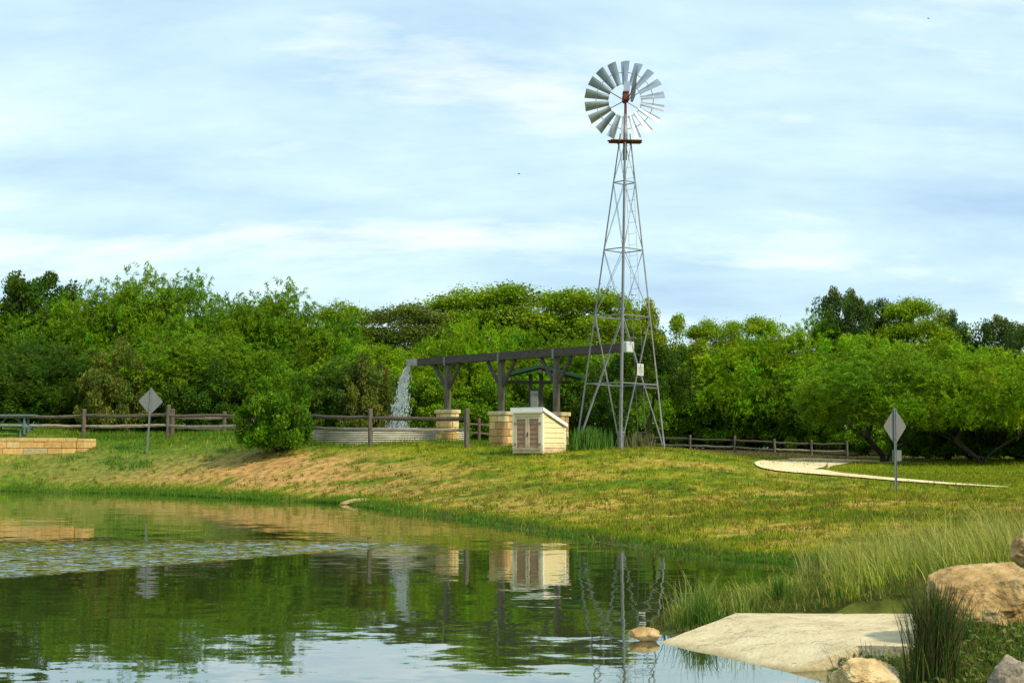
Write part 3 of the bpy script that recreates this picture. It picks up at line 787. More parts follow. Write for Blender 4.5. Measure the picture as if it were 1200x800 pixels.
        edge = list(range(m + 1)) + [m + (m + 1) * k for k in (1, 2)] + [2 * (m + 1) + j for j in range(m - 1, -1, -1)] + [m + 1]
        for k in range(len(edge)):
            A, Bq = edge[k], edge[(k + 1) % len(edge)]; fs.append((A, n1 + A, n1 + Bq, Bq))
        bmb = MB(); bmb.add(vs, fs); link('blade', bmb, M['blade'], wh)
    for rad, rr in ((.56, .010), (.93, .011)):
        mb = MB(); mb.ring((0, WY - .02, ZH), rad, rr, 72, 6); link('rim', mb, M['galv'], wh, True)
    for i in range(6):
        a = R(30) + i * R(60); mb = MB(); e = Vector((math.cos(a), 0, math.sin(a)))
        for dy in (-.09, .06): mb.tube(Vector((0, WY + dy * .6, ZH)) + e * .06, Vector((0, WY - .02 + dy * .1, ZH)) + e * .93, .009, n=5)
        link('spoke', mb, M['galv'], wh)
    # tail: boom towards the camera, vane a thin sheet almost edge-on
    tdir = Vector((.10, -1, 0)).normalized(); tb = Vector((.09, -.02, ZH)); mb = MB()
    mb.tube(tb, tb + tdir * 1.38 + Vector((0, 0, .10)), .022, n=6); mb.tube(tb + Vector((0, 0, -.12)), tb + tdir * 1.2 + Vector((0, 0, -.02)), .014, n=6)
    tl = link('tail_boom', mb, M['galv'], w)
    q = [(.40, -.26), (.75, -.34), (1.15, -.25), (1.5, .62), (1.0, .46), (.40, .10)]
    side = Vector((tdir.y, -tdir.x, 0)) * .006
    vs = [tb + tdir * a + Vector((0, 0, b)) + side for a, b in q] + [tb + tdir * a + Vector((0, 0, b)) - side for a, b in q]
    mb = MB(); n = len(q); mb.add(vs, [tuple(range(n)), tuple(range(2 * n - 1, n - 1, -1))] + [(k, n + k, n + (k + 1) % n, (k + 1) % n) for k in range(n)])
    link('tail_vane', mb, M['galv'], tl)
    # notice where the near right braces cross, and the step bar
    c = lp(0, yp(434)).lerp(lp(1, yp(434)), .5); d = (lp(1, 2) - lp(0, 2)).normalized(); nrm = Vector((d.y, -d.x, 0)); ang = math.atan2(d.y, d.x); Mz = Matrix.Rotation(ang, 3, 'Z')
    mb = MB(); mb.bbox(c + nrm * .04, (.29, .012, .37), .004, Mz); so = link('notice_plate', mb, M['white'], w)
    mb = MB()
    for k, (hw, hh) in enumerate(((.05, .05), (.20, .018), (.17, .018), (.19, .018), (.13, .018))):
        mb.box(c + nrm * .0485 + Vector((0, 0, .125 - k * .062)), (hw, .003, hh), Mz)
    link('printed_lines', mb, M['ink'], so)
    mb = MB(); z = yp(454); c = lp(0, z).lerp(lp(1, z), .78); mb.bbox(c, (.62, .05, .03), .004, Mz); link('step_bar', mb, M['galv'], w)
windmill()

# ------------------------------------------------------------------ fences
def fence(name, label, posts, rails, rise, mats, seed, group=None, h=1.22, ext=None):
    "posts: list of (x, y, zbase, ztop); rails: heights above each post base"
    t = thing(name, label, 'fence', (posts[0][0], posts[0][1], posts[0][2]), 0, group)
    o0 = Vector(posts[0][:3]); rnd = random.Random(seed)
    for (x, y, z0, z1) in posts:
        mb = MB(); c = Vector((x, y, z0)) - o0; n = 10; rad = rnd.uniform(.074, .09)
        lean = Vector((rnd.uniform(-.02, .02), rnd.uniform(-.02, .02), 0)); vs = []
        prof = [rad * rnd.uniform(.85, 1.1) for _ in range(n)]
        hs = (-.35, .0, .3, .6, .9, z1 - z0 - .03, z1 - z0)
        for k, zz in enumerate(hs):
            for i in range(n):
                r_ = prof[i] * rnd.uniform(.95, 1.05) * (.8 if k == len(hs) - 1 else 1); a = 2 * math.pi * i / n
                vs.append(c + lean * zz + Vector((r_ * math.cos(a), r_ * math.sin(a), zz)))
        fs = [(k * n + i, k * n + (i + 1) % n, (k + 1) * n + (i + 1) % n, (k + 1) * n + i) for k in range(len(hs) - 1) for i in range(n)]
        fs.append(tuple((len(hs) - 1) * n + i for i in range(n))); mb.add(vs, fs); link('post', mb, M['rail_dark' if mats else 'post'], t)
    for k in range(len(posts) - 1):
        a, b = posts[k], posts[k + 1]
        for ri, rh in enumerate(rails):
            mb = MB(); off = (rnd.uniform(-.03, .03), rnd.uniform(-.03, .03))
            pa = Vector((a[0], a[1], a[2] + rh + off[0])) - o0; pb_ = Vector((b[0], b[1], b[2] + rh + off[1])) - o0
            d = (pb_ - pa).normalized()
            mb.logrun(pa - d * .05, pb_ + d * .05, .09, rnd.uniform(.12, .15), 6, .014, 7, seed * 100 + k * 10 + ri)
            link('rail', mb, M['rail_dark' if (ri == 1 or mats) else 'rail'], t)
    return t

def mkposts(lst):
    r = []
    for px, pyt, pyb, D in lst:
        a = P(px, pyb, D); b = P(px, pyt, D); r.append((a.x, a.y, min(a.z, ztf(a.x, a.y) + .02), b.z))
    return r
fence('rail_fence', 'weathered two-rail timber fence running left to right in front of the stock tank', mkposts(
    [(-80, 480, 514, 59.5), (-5, 479, 514, 58.8), (98, 479, 514, 58), (196.5, 474, 514, 56.5), (284, 476, 515, 54), (358, 478, 518.5, 51.5), (434, 478.5, 522, 48.5), (547, 478.6, 524, 46.5)]), (.55, .95), 0, False, 1)
fence('rail_fence', 'older timber rail fence angling away behind the bush and the stock tank', mkposts(
    [(201.5, 479, 514, 57.6), (262, 482, 515, 59.5), (330, 485, 516, 62), (400, 487, 517, 64.5), (478, 489, 518, 67), (561, 490, 519, 70), (650, 495, 521, 74)]), (.50, .92), 0, True, 2)
fence('rail_fence', 'distant timber rail fence in front of the trees right of the windmill', mkposts(
    [(765, 509, 526, 92), (809, 509.5, 527.5, 90), (861, 510, 528.5, 88), (908, 514, 532.5, 86), (951, 515, 534, 85), (993, 516.5, 535, 84)]), (.30, .74), 0, False, 3)

# ------------------------------------------------------------------ signs
def road_sign(label, px, pyt, pyb, D, diag, lean, small, yaw, diagz=None):
    b = P(px, pyb, D); b.z = ztf(b.x, b.y); top = P(px, pyt, D).z; H = top - b.z
    t = thing('road_sign', label, 'road sign', b, yaw, 'diamond signs seen from behind'); t.rotation_euler = (0, lean, yaw)
    mb = MB(); mb.bbox((0, 0, H / 2 - .1), (.055, .012, H + .2), .002)
    for s in (-1, 1): mb.bbox((s * .024, -.018, H / 2 - .1), (.008, .03, H + .2), .002)
    link('pole', mb, M['signpost'], t)
    dz = (diagz or diag) / 2; r = .06; pts = []
    cz = H - dz + .01
    for k, (cx, cz_) in enumerate(((0, -dz), (diag / 2, 0), (0, dz), (-diag / 2, 0))):
        pts.append((cx, cz_))
    out_ = []
    for k in range(4):
        p0 = Vector(pts[k - 1]); p = Vector(pts[k]); q = Vector(pts[(k + 1) % 4])
        a = p + (p0 - p).normalized() * r; b2 = p + (q - p).normalized() * r
        for u in (0, .5, 1): out_.append((a.lerp(p, u).lerp(p.lerp(b2, u), u)))
    n = len(out_); vs = [(v.x, .012, cz + v.y) for v in out_] + [(v.x, .016, cz + v.y) for v in out_]
    mb = MB(); mb.add(vs, [tuple(range(n)), tuple(range(2 * n - 1, n - 1, -1))] + [(k, n + k, n + (k + 1) % n, (k + 1) % n) for k in range(n)]); link('plate', mb, M['signback'], t)
    for zz in (cz + dz * .62, cz - dz * .62):
        mb = MB(); mb.tube((0, -.04, zz), (0, .02, zz), .014, n=8); link('bolt', mb, M['galv'], t)
    if small:
        mb = MB(); mb.bbox((.045, .014, cz - dz - .27), (.24, .005, .28), .001); link('small_plate', mb, M['signback'], t)
road_sign('grey back of a diamond sign on a leaning post above the left bank', 172.5, 454.5, 532, 54, .95, R(2.6), False, R(0), 1.02)
road_sign('grey back of a diamond sign with a small plate below it, beside the gravel path', 1050, 478, 576, 37, .62, R(.3), True, R(4), .97)

# ------------------------------------------------------------------ picnic tables, bin, kiosk
def picnic(loc, rz, label, Lg=1.9, hs=(.45, .88)):
    t = thing('picnic_table', label, 'picnic table', loc, rz)
    mb = MB(); mb.bbox((0, 0, hs[1]), (Lg, .75, .06), .012); link('tabletop', mb, M['tablemetal'], t)
    for s in (-1, 1):
        mb = MB(); mb.bbox((.05, s * .68, hs[0]), (Lg + .1, .27, .05), .012); link('bench', mb, M['tablemetal'], t)
    for s in (-1, 1):
        mb = MB(); x = s * (Lg / 2 - .36)
        for y in (-1, 1):
            mb.bbox((x, y * .22, hs[1] / 2 - .05), (.07, .07, hs[1] + .02), .008)
            mb.bbox((x + .2 * s * 0, y * .66, hs[0] / 2 - .05), (.05, .05, hs[0] + .04), .008)
        mb.bbox((x, 0, hs[0] - .06), (.06, 1.35, .06), .008); mb.beam((x, 0, hs[0] - .06), (x - s * .5, 0, hs[1] - .05), .04, .04)
        link('leg_frame', mb, M['tablemetal'], t)
p = P(41, 510, 56.9); LT = 1.95
picnic((p.x - LT / 2, 56.9, P(20, 512.5, 56.9).z), 0, 'green-grey metal picnic table behind the stone wall at the left edge', LT)
p = P(141, 508, 66); picnic((p.x, 66, P(141, 508.5, 66).z), R(8), 'distant picnic table behind the fence beside the green bin', 2.0, (.34, .50))
bp = P(157, 508, 64); tb = thing('trash_can', 'dark green trash can behind the fence near the left diamond sign', 'trash can', (bp.x, 64, P(157, 509, 64).z - .05))
H = P(157, 478, 64).z - (P(157, 509, 64).z - .05)
link('can', lathe([(.01, 0), (.20, 0), (.205, .03), (.205, H * .82), (.19, H * .83), (.01, H * .83)], 24), M['greenpaint'], tb, False)
link('lid', lathe([(.19, H * .835), (.225, H * .835), (.225, H * .88), (.19, H * .95), (.10, H), (.01, H)], 24), M['greenpaint'], tb, False)
mb = MB(); mb.bbox((0, -.21, H * .70), (.16, .02, .10), .004); link('label_plate', mb, M['white'], tb)

def kiosk():
    D = 62; s = F / D; c = P(630, 520, D); zb = ztf(c.x, D)
    t = thing('trail_shelter', 'small open shelter with a green gabled roof behind the flume', 'shelter', (c.x, D, zb))
    zp = P(632, 428.5, D).z - zb; ze = P(580, 441, D).z - zb
    hw = 1.85; rl = .95
    for sgn in (-1, 1):
        mb = MB(); ex = sgn * hw + .05; th = .13
        A = [(0.08, -rl, zp - th), (ex, -rl, ze - th), (ex, rl, ze - th), (0.08, rl, zp - th), (0.08, -rl, zp), (ex, -rl, ze), (ex, rl, ze), (0.08, rl, zp)]
        mb.hexa(A); link('roof_slope', mb, M['greenroof'], t)
    for x in (-.30, .16):
        mb = MB(); mb.bbox((x, 0, zp / 2 - .25), (.17, .17, zp - .2), .01); link('post', mb, M['beam'], t)
    mb = MB(); mb.bbox((.08, -.5, zp - .30), (.14, 1.2, .16), .01); mb.bbox((0, 0, ze - .26), (2.9, .12, .14), .01); link('tie_beam', mb, M['beam'], t)
    mb = MB(); za = P(625, 475, D).z - zb; zc = P(625, 458, D).z - zb
    mb.bbox((-.145, -.12, zc / 2 + .2), (.34, .14, zc - .4), .01); po = link('cabinet', mb, surf('grey_green_panel', (.33, .36, .28), (.26, .29, .22), 5, .6), t)
    mb = MB(); mb.bbox((-.145, -.20, zc - .5), (.29, .012, .75), .004); link('cabinet_door', mb, M['signback'], po)
kiosk()

# ------------------------------------------------------------------ rocks and slab
def rock(label, loc, size, rz, mat, seed, sub=6, sharp=1.0):
    import bmesh
    bm = bmesh.new(); bmesh.ops.create_icosphere(bm, subdivisions=sub, radius=1)
    rs = np.random.default_rng(seed); planes = [(Vector(rs.normal(size=3)).normalized(), rs.uniform(.62, .92)) for _ in range(26)]
    from mathutils import noise
    for v in bm.verts:
        p = v.co.copy()
        for n_, d_ in planes:
            k = p.dot(n_)
            if k > d_: p -= n_ * (k - d_) * .97
        e = Vector(p) * 1.7 + Vector((seed, 0, 0))
        p *= 1 + .13 * noise.noise(e) + .055 * noise.noise(e * 3.1) + .03 * sharp * noise.noise(e * 8) + .022 * sharp * abs(noise.noise(e * 15)) + .016 * noise.noise(e * 34)
        v.co = Vector((p.x * size[0], p.y * size[1], p.z * size[2]))
    me = bpy.data.meshes.new('boulder'); bm.to_mesh(me); bm.free()
    o = link('boulder', me, mat, None, True); o.location = loc; o.rotation_euler = (rs.uniform(-.1, .1), rs.uniform(-.1, .1), rz)
    return tag(o, label, 'boulder')
def at(px, py, D, dz=0):
    p = P(px, py, D); return Vector((p.x, D, p.z + dz))
rock('largest tan boulder at the right edge behind the dark grass tuft', at(1163, 704, 9.9), (.56, .42, .30), .2, M['rock'], 4)
rock('grey boulder at the right edge standing behind the largest boulder', at(1216, 654, 11.4), (.21, .25, .21), .5, M['rock'], 9)
rock('grey-brown boulder cut off by the bottom right corner', at(1203, 815, 7.8), (.28, .24, .22), .9, M['rockgrey'], 14)
rock('pale knobbly rock at the water edge below the concrete slab', at(1009, 795, 8.55), (.235, .18, .115), .1, M['rockpale'], 21, sharp=2.2)
rock('small yellowish rock in the shallow water left of the slab', at(756, 742.5, 11.4), (.15, .12, .055), .3, M['rock'], 27, 4, 1.6)
rock('flat pale rock lying on the far shore below the bush', at(416, 588.6, 39.8), (.50, .40, .12), .35, M['rock'], 33, 4)

def concrete():
    m = surf('worn_concrete', (.40, .32, .175), (.56, .46, .28), 3.4, .9, bump=.02, bscale=26, c3=(.66, .57, .38), detail=11)
    nt = m.node_tree; nd = nt.nodes; lk = nt.links; b = next(n for n in nd if n.type == 'BSDF_PRINCIPLED')
    src = b.inputs['Base Color'].links[0].from_socket; tc = next(n for n in nd if n.type == 'TEX_COORD')
    def mixin(fac, c, src):
        x = nd.new('ShaderNodeMix'); x.data_type = 'RGBA'; lk.new(fac, x.inputs[0]); lk.new(src, x.inputs[6]); x.inputs[7].default_value = (*c, 1); return x.outputs[2]
    v = nd.new('ShaderNodeTexVoronoi'); v.feature = 'DISTANCE_TO_EDGE'; v.inputs['Scale'].default_value = 0.62
    nz = nd.new('ShaderNodeTexNoise'); nz.inputs['Scale'].default_value = 3; nz.inputs['Detail'].default_value = 6; lk.new(tc.outputs['Object'], nz.inputs['Vector'])
    ad = nd.new('ShaderNodeVectorMath'); ad.operation = 'MULTIPLY_ADD'; lk.new(nz.outputs['Color'], ad.inputs[0]); ad.inputs[1].default_value = (.5, .5, .5); lk.new(tc.outputs['Object'], ad.inputs[2]); lk.new(ad.outputs[0], v.inputs['Vector'])
    mr = nd.new('ShaderNodeMapRange'); mr.inputs[1].default_value = .0; mr.inputs[2].default_value = .006; mr.inputs[3].default_value = .5; mr.inputs[4].default_value = 0; lk.new(v.outputs['Distance'], mr.inputs[0])
    src = mixin(mr.outputs[0], (.10, .085, .05), src)
    sp = nd.new('ShaderNodeTexNoise'); sp.inputs['Scale'].default_value = 13; sp.inputs['Detail'].default_value = 3
    mp = nd.new('ShaderNodeMapping'); mp.inputs['Scale'].default_value = (.6, 1.5, 1); lk.new(tc.outputs['Object'], mp.inputs[0]); lk.new(mp.outputs[0], sp.inputs['Vector'])
    m2 = nd.new('ShaderNodeMapRange'); m2.inputs[1].default_value = .66; m2.inputs[2].default_value = .72; m2.inputs[4].default_value = .6; lk.new(sp.outputs[0], m2.inputs[0])
    src = mixin(m2.outputs[0], (.16, .12, .06), src)
    sx = nd.new('ShaderNodeSeparateXYZ'); lk.new(tc.outputs['Object'], sx.inputs[0])
    ml = nd.new('ShaderNodeMath'); ml.operation = 'MULTIPLY_ADD'; lk.new(nz.outputs[0], ml.inputs[0]); ml.inputs[1].default_value = -.05; lk.new(sx.outputs[2], ml.inputs[2])
    m3 = nd.new('ShaderNodeMapRange'); m3.inputs[1].default_value = -.028; m3.inputs[2].default_value = .004; m3.inputs[3].default_value = .75; m3.inputs[4].default_value = 0; lk.new(ml.outputs[0], m3.inputs[0])
    src = mixin(m3.outputs[0], (.15, .14, .045), src)
    lk.new(src, b.inputs['Base Color']); return m

def slab():
    A = G(777, 752); B = G(930, 787); E, Fp, Dd, C = SC[2:]
    A2 = A + (A - C) * .9; B2 = B + (B - E) * .9; A2.z = B2.z = -.12
    top = [A2, B2, C, E, Dd, Fp]
    vs = []; n = 14
    def quad(a, b, c, d, m, n):
        return [[(a.lerp(b, i / m)).lerp(d.lerp(c, i / m), j / n) for i in range(m + 1)] for j in range(n + 1)]
    from mathutils import noise
    mb = MB()
    rows = quad(A2, B2, E, C, 24, 16) + quad(C, E, Fp, Dd, 24, 14)[1:]
    for r_ in rows:
        for p in r_: q = p.copy(); q.z += .006 * noise.noise(p * 3) + .003 * noise.noise(p * 11); vs.append(q)
    k = 25; nr = len(rows); fs = [(j * k + i, j * k + i + 1, (j + 1) * k + i + 1, (j + 1) * k + i) for j in range(nr - 1) for i in range(24)]
    N = len(vs); vs += [v - Vector((0, 0, .14)) for v in vs]
    fs += [tuple(N + q for q in f[::-1]) for f in fs]
    ed = [i for i in range(k)] + [j * k + 24 for j in range(1, nr)] + [(nr - 1) * k + i for i in range(23, -1, -1)] + [j * k for j in range(nr - 2, 0, -1)]
    fs += [(ed[i], N + ed[i], N + ed[(i + 1) % len(ed)], ed[(i + 1) % len(ed)]) for i in range(len(ed))]
    mb.add(vs, fs)
    o = link('concrete_slab', mb, concrete())
    tag(o, 'worn pale concrete slab sloping down into the pond', 'concrete slab')
    return [(v.x, v.y) for v in (A, B, E, Fp, Dd, C)]
SLAB = np.array(slab())

# ------------------------------------------------------------------ trees
def lf_quads(c, d, n, L, W):
    "leaf quads: centre, direction, normal-ish side, length, width arrays"
    s = np.cross(d, n); s /= np.linalg.norm(s, axis=1, keepdims=True) + 1e-9
    a = c - d * (L / 2)[:, None]; b = c + d * (L / 2)[:, None]; m = c + d * (L * -.05)[:, None]
    V = np.stack([a, m + s * (W / 2)[:, None], b, m - s * (W / 2)[:, None]], 1).reshape(-1, 3)
    Fq = np.arange(len(c) * 4).reshape(-1, 4)
    return V, Fq

def unit(v): return v / (np.linalg.norm(v, axis=-1, keepdims=True) + 1e-9)

class Proto: pass
def make_tree(seed, kind, H, Rr, low=.12):
    rs = np.random.default_rng(seed); pts = []; rad = []
    if kind == 'feather':        # loose wide dome, feathery sprays
        n = 120
        while len(pts) < n:
            u = unit(rs.normal(size=3)); u[2] = abs(u[2]) * 1.0 - .22; r = rs.random() ** .45
            lump = .78 + .42 * fbm(np.array([u[0] * 1.6 + seed]), np.array([u[1] * 1.6 + u[2] * 1.3]), seed, 2)[0]
            p = np.array((u[0] * Rr * r * lump, u[1] * Rr * r * lump, .42 * H + u[2] * .58 * H * r * lump))
            if p[2] < low * H: continue
            pts.append(p); rad.append(rs.uniform(.46, .80) * (H / 7) ** .5)
    elif kind == 'flat':         # layered plates with gaps
        n = 175
        lay = [.55, .69, .82, .94]
        while len(pts) < n:
            k = rs.choice(4, p=[.22, .28, .28, .22]); a = rs.random() * 6.283; r = math.sqrt(rs.random()) * Rr * (1.0, 1.0, .85, .55)[k]
            g = fbm(np.array([r * math.cos(a) * .5 + k * 7]), np.array([r * math.sin(a) * .5]), seed, 2)[0]
            if g < .40: continue
            pts.append(np.array((r * math.cos(a), r * math.sin(a), H * (lay[k] - .12 * (r / Rr) ** 2 + .05 * (g - .55)) + rs.normal(0, .24)))); rad.append(rs.uniform(.45, .8) * (H / 8) ** .5)
    elif kind == 'round':        # clumped broadleaf
        n = 95
        while len(pts) < n:
            u = unit(rs.normal(size=3)); u[2] = abs(u[2]) * 1.05 - .3; r = rs.random() ** .33
            lump = .66 + .62 * fbm(np.array([u[0] * 2 + seed]), np.array([u[1] * 2 + u[2] * 2]), seed, 2)[0]
            pts.append(np.array((u[0] * Rr * r * lump, u[1] * Rr * r * lump, .52 * H + u[2] * .46 * H * r * lump))); rad.append(rs.uniform(.45, .85) * (H / 8) ** .5)
    else:                        # shrub: foliage to the ground
        n = 80
        while len(pts) < n:
            u = unit(rs.normal(size=3)); u[2] = abs(u[2]); r = rs.random() ** .4
            lump = .75 + .45 * fbm(np.array([u[0] * 2 + seed]), np.array([u[1] * 2 + u[2] * 2]), seed, 2)[0]
            wv = 1.0 - .10 * max(0, u[2] - .2)
            pts.append(np.array((u[0] * Rr * r * lump * wv, u[1] * Rr * r * lump * wv, .12 * H + u[2] * .86 * H * r * lump))); rad.append(rs.uniform(.22, .42) * (H / 2.4) ** .6)
    pts = np.array(pts); rad = np.array(rad)
    # wood: join each clump to the nearest node of the growing skeleton
    nodes_ = []; par = []
    ns = {'feather': 4, 'flat': 1, 'round': 2, 'shrub': 4}[kind]; fork = {'feather': .22 + (low - .12) * .6, 'flat': .45, 'round': .30, 'shrub': .10}[kind] * H
    nodes_.append(np.zeros(3) - np.array((0, 0, .4))); par.append(-1)
    for s in range(ns):
        a = rs.random() * 6.283 + s * 6.283 / ns; lean = {'feather': 1.0 + (low - .12) * 2, 'flat': .15, 'round': .30, 'shrub': .8}[kind]
        pr = 0; p = np.array((.12 * math.cos(a), .12 * math.sin(a), 0)); m = 6
        for k in range(m):
            f = (k + 1) / m; p = np.array((math.cos(a), math.sin(a), 0)) * lean * fork * f ** 1.4 + np.array((0, 0, fork * f)) + rs.normal(0, .05, 3)
            nodes_.append(p); par.append(pr); pr = len(nodes_) - 1
    order = np.argsort(np.linalg.norm(pts - np.array((0, 0, fork)), axis=1))
    tipn = []
    for i in order:
        arr = np.array(nodes_); dv = pts[i] - arr; dist = np.linalg.norm(dv, axis=1); pen = dist + .9 * np.maximum(0, arr[:, 2] - pts[i][2] + .1) + (arr[:, 2] < fork * .5) * 3
        k = int(np.argmin(pen)); st = max(2, int(dist[k] / .55)); pr = k; a0 = arr[k]
        for q in range(1, st + 1):
            f = q / st; p = a0 + (pts[i] - a0) * f + np.array((0, 0, .16 * dist[k] * math.sin(math.pi * f) * (1 if kind != 'flat' else -.5))) + rs.normal(0, .05, 3) * (q < st)
            nodes_.append(p); par.append(pr); pr = len(nodes_) - 1
        tipn.append(pr)
    cnt = np.zeros(len(nodes_))
    for t in tipn:
        k = t
        while k >= 0: cnt[k] += 1; k = par[k]
    rr = (.018 if kind == 'flat' else .012 if kind != 'shrub' else .008) * np.maximum(cnt, 1) ** (.52)
    wood = MB(); sides = 6
    V_ = []; F_ = []
    for k in range(1, len(nodes_)):
        a = nodes_[par[k]]; b = nodes_[k]; d = b - a; L = np.linalg.norm(d)
        if L < 1e-4: continue
        d = d / L; x = np.cross(d, (0.31, .52, .79)); x /= np.linalg.norm(x) + 1e-9; y = np.cross(d, x)
        o = len(V_) ; ra, rb = min(rr[par[k]], rr[k] * 1.35), rr[k]
        for c, r in ((a - d * ra * .3, ra), (b, rb)):
            for j in range(sides):
                t = 6.28318 * j / sides; V_.append(c + (x * math.cos(t) + y * math.sin(t)) * r)
        for j in range(sides): F_.append((o + j, o + (j + 1) % sides, o + sides + (j + 1) % sides, o + sides + j))
    pr = Proto(); pr.wood = array_mesh(kind + '_trunk', np.array(V_), np.array(F_), None, True); pr.wood.materials.append(M['bark'])
    # leaves
    C = []; Dn = []; Nn = []; Ls = []; Ws = []; Tn = []
    for i in range(len(pts)):
        ctr = pts[i]; rd = rad[i]; ct = rs.uniform(.66, 1.30); warm = rs.normal(0, .12) if kind != 'flat' else rs.normal(-.08, .06)
        outw = unit(ctr * np.array((1, 1, .6)) - np.array((0, 0, .2 * H)) * 0)
        if kind == 'feather':
            nt_ = 36
            base = ctr + rs.normal(size=(nt_, 3)) * rd * np.array((.55, .55, .5))
            dr = unit(outw * .5 + rs.normal(size=(nt_, 3)) * .75 + np.array((0, 0, .45)))
            ln = rs.uniform(.45, 1.0, nt_) * rd * 1.1; nl = 16
            f = np.tile(np.linspace(.05, 1, nl), (nt_, 1)) + rs.normal(0, .03, (nt_, nl))
            cc = base[:, None] + dr[:, None] * (f * ln[:, None])[..., None] + np.array((0, 0, -1.0)) * (f ** 2 * ln[:, None] * .55)[..., None]
            cc = cc.reshape(-1, 3) + rs.normal(0, .045, (nt_ * nl, 3))
            ld = unit(np.repeat(dr, nl, 0) * .5 + rs.normal(size=cc.shape) * .6 + np.array((0, 0, -.45)))
            L = rs.uniform(.13, .32, len(cc)); W = L * rs.uniform(.12, .22, len(cc))
            nv = rs.normal(size=cc.shape)
        elif kind == 'flat':
            nl = 260; u = rs.normal(size=(nl, 3)) * np.array((.66, .66, .26)) * rd; cc = ctr + u
            ld = unit(rs.normal(size=cc.shape) * np.array((1, 1, .35))); L = rs.uniform(.12, .24, nl); W = L * rs.uniform(.35, .6, nl); nv = rs.normal(size=cc.shape) * .8 + np.array((0, 0, .8))
        else:
            nl = 330 if kind == 'round' else 300
            u = unit(rs.normal(size=(nl, 3))) * (rs.random((nl, 1)) ** .45) * rd * np.array((1, 1, .8)); cc = ctr + u
            k = 1.0 if kind == 'round' else .62
            ld = unit(rs.normal(size=cc.shape) + np.array((0, 0, -.2)) + unit(u) * .5); L = rs.uniform(.13, .24, nl) * k; W = L * rs.uniform(.4, .65, nl); nv = rs.normal(size=cc.shape) + np.array((0, 0, .8))
        keep = cc[:, 2] > .03
        if kind == 'feather': keep &= cc[:, 2] > max(.5, (low - .08) * H)
        C.append(cc[keep]); Dn.append(ld[keep]); Nn.append(nv[keep]); Ls.append(L[keep]); Ws.append(W[keep])
        v = ct * rs.uniform(.75, 1.25, keep.sum()); Tn.append(np.c_[v * (1 + warm + rs.normal(0, .08, keep.sum())), v, v * np.ones(keep.sum())])
    C = np.concatenate(C); Vv, Fq = lf_quads(C, np.concatenate(Dn), np.concatenate(Nn), np.concatenate(Ls), np.concatenate(Ws))
    pr.leaf = array_mesh(kind + '_crown', Vv, Fq, np.repeat(np.clip(np.concatenate(Tn), .05, 3), 4, 0)); pr.leaf.materials.append(M['leaf'])
    pr.H = np.percentile(Vv[:, 2], 99.6); pr.R = Rr; pr.kind = kind
    return pr

PR = {'fa': make_tree(1, 'feather', 7, 4.2), 'fb': make_tree(2, 'feather', 7, 4.2), 'fc': make_tree(3, 'feather', 7.5, 3.7), 'fd': make_tree(4, 'feather', 6.5, 4.8),
      'fe': make_tree(14, 'feather', 7, 4.6, .36), 'la': make_tree(5, 'flat', 9, 5.0), 'lb': make_tree(6, 'flat', 9, 4.6), 'ra': make_tree(7, 'round', 9, 4.0), 'rb': make_tree(8, 'round', 9, 4.4),
      'sa': make_tree(9, 'shrub', 2.6, 1.7), 'sb': make_tree(10, 'shrub', 2.6, 2.0)}

TINT = {'bright': (0.178, 0.310, 0.004), 'mid': (0.122, 0.235, 0.005), 'deep': (0.052, 0.108, 0.006), 'olive': (0.215, 0.300, 0.008), 'brown': (0.115, 0.145, 0.018), 'dark': (0.070, 0.120, 0.020), 'shrub': (0.090, 0.200, 0.004)}  # 'deep' also puts the shade low in the left trees into the leaf colour
def tree(name, label, pk, tint, px, D, top, wpx, rot, group=None, cat='tree', base=None):
    pr = PR[pk]; x = P(px, 500, D).x; zb = ztf(x, D) if base is None else base
    if pk[0] == 'f': top += 14
    h = P(px, top, D).z - zb; s = F / D
    t = thing(name, label, cat, (x, D, zb), rot, group)
    sx = (wpx / s) / (2 * pr.R); sz = h / pr.H; t.scale = (sx, sx, sz)
    link('trunk', pr.wood, None, t); o = link('crown', pr.leaf, None, t)
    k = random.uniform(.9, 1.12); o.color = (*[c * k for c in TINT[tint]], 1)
    return t

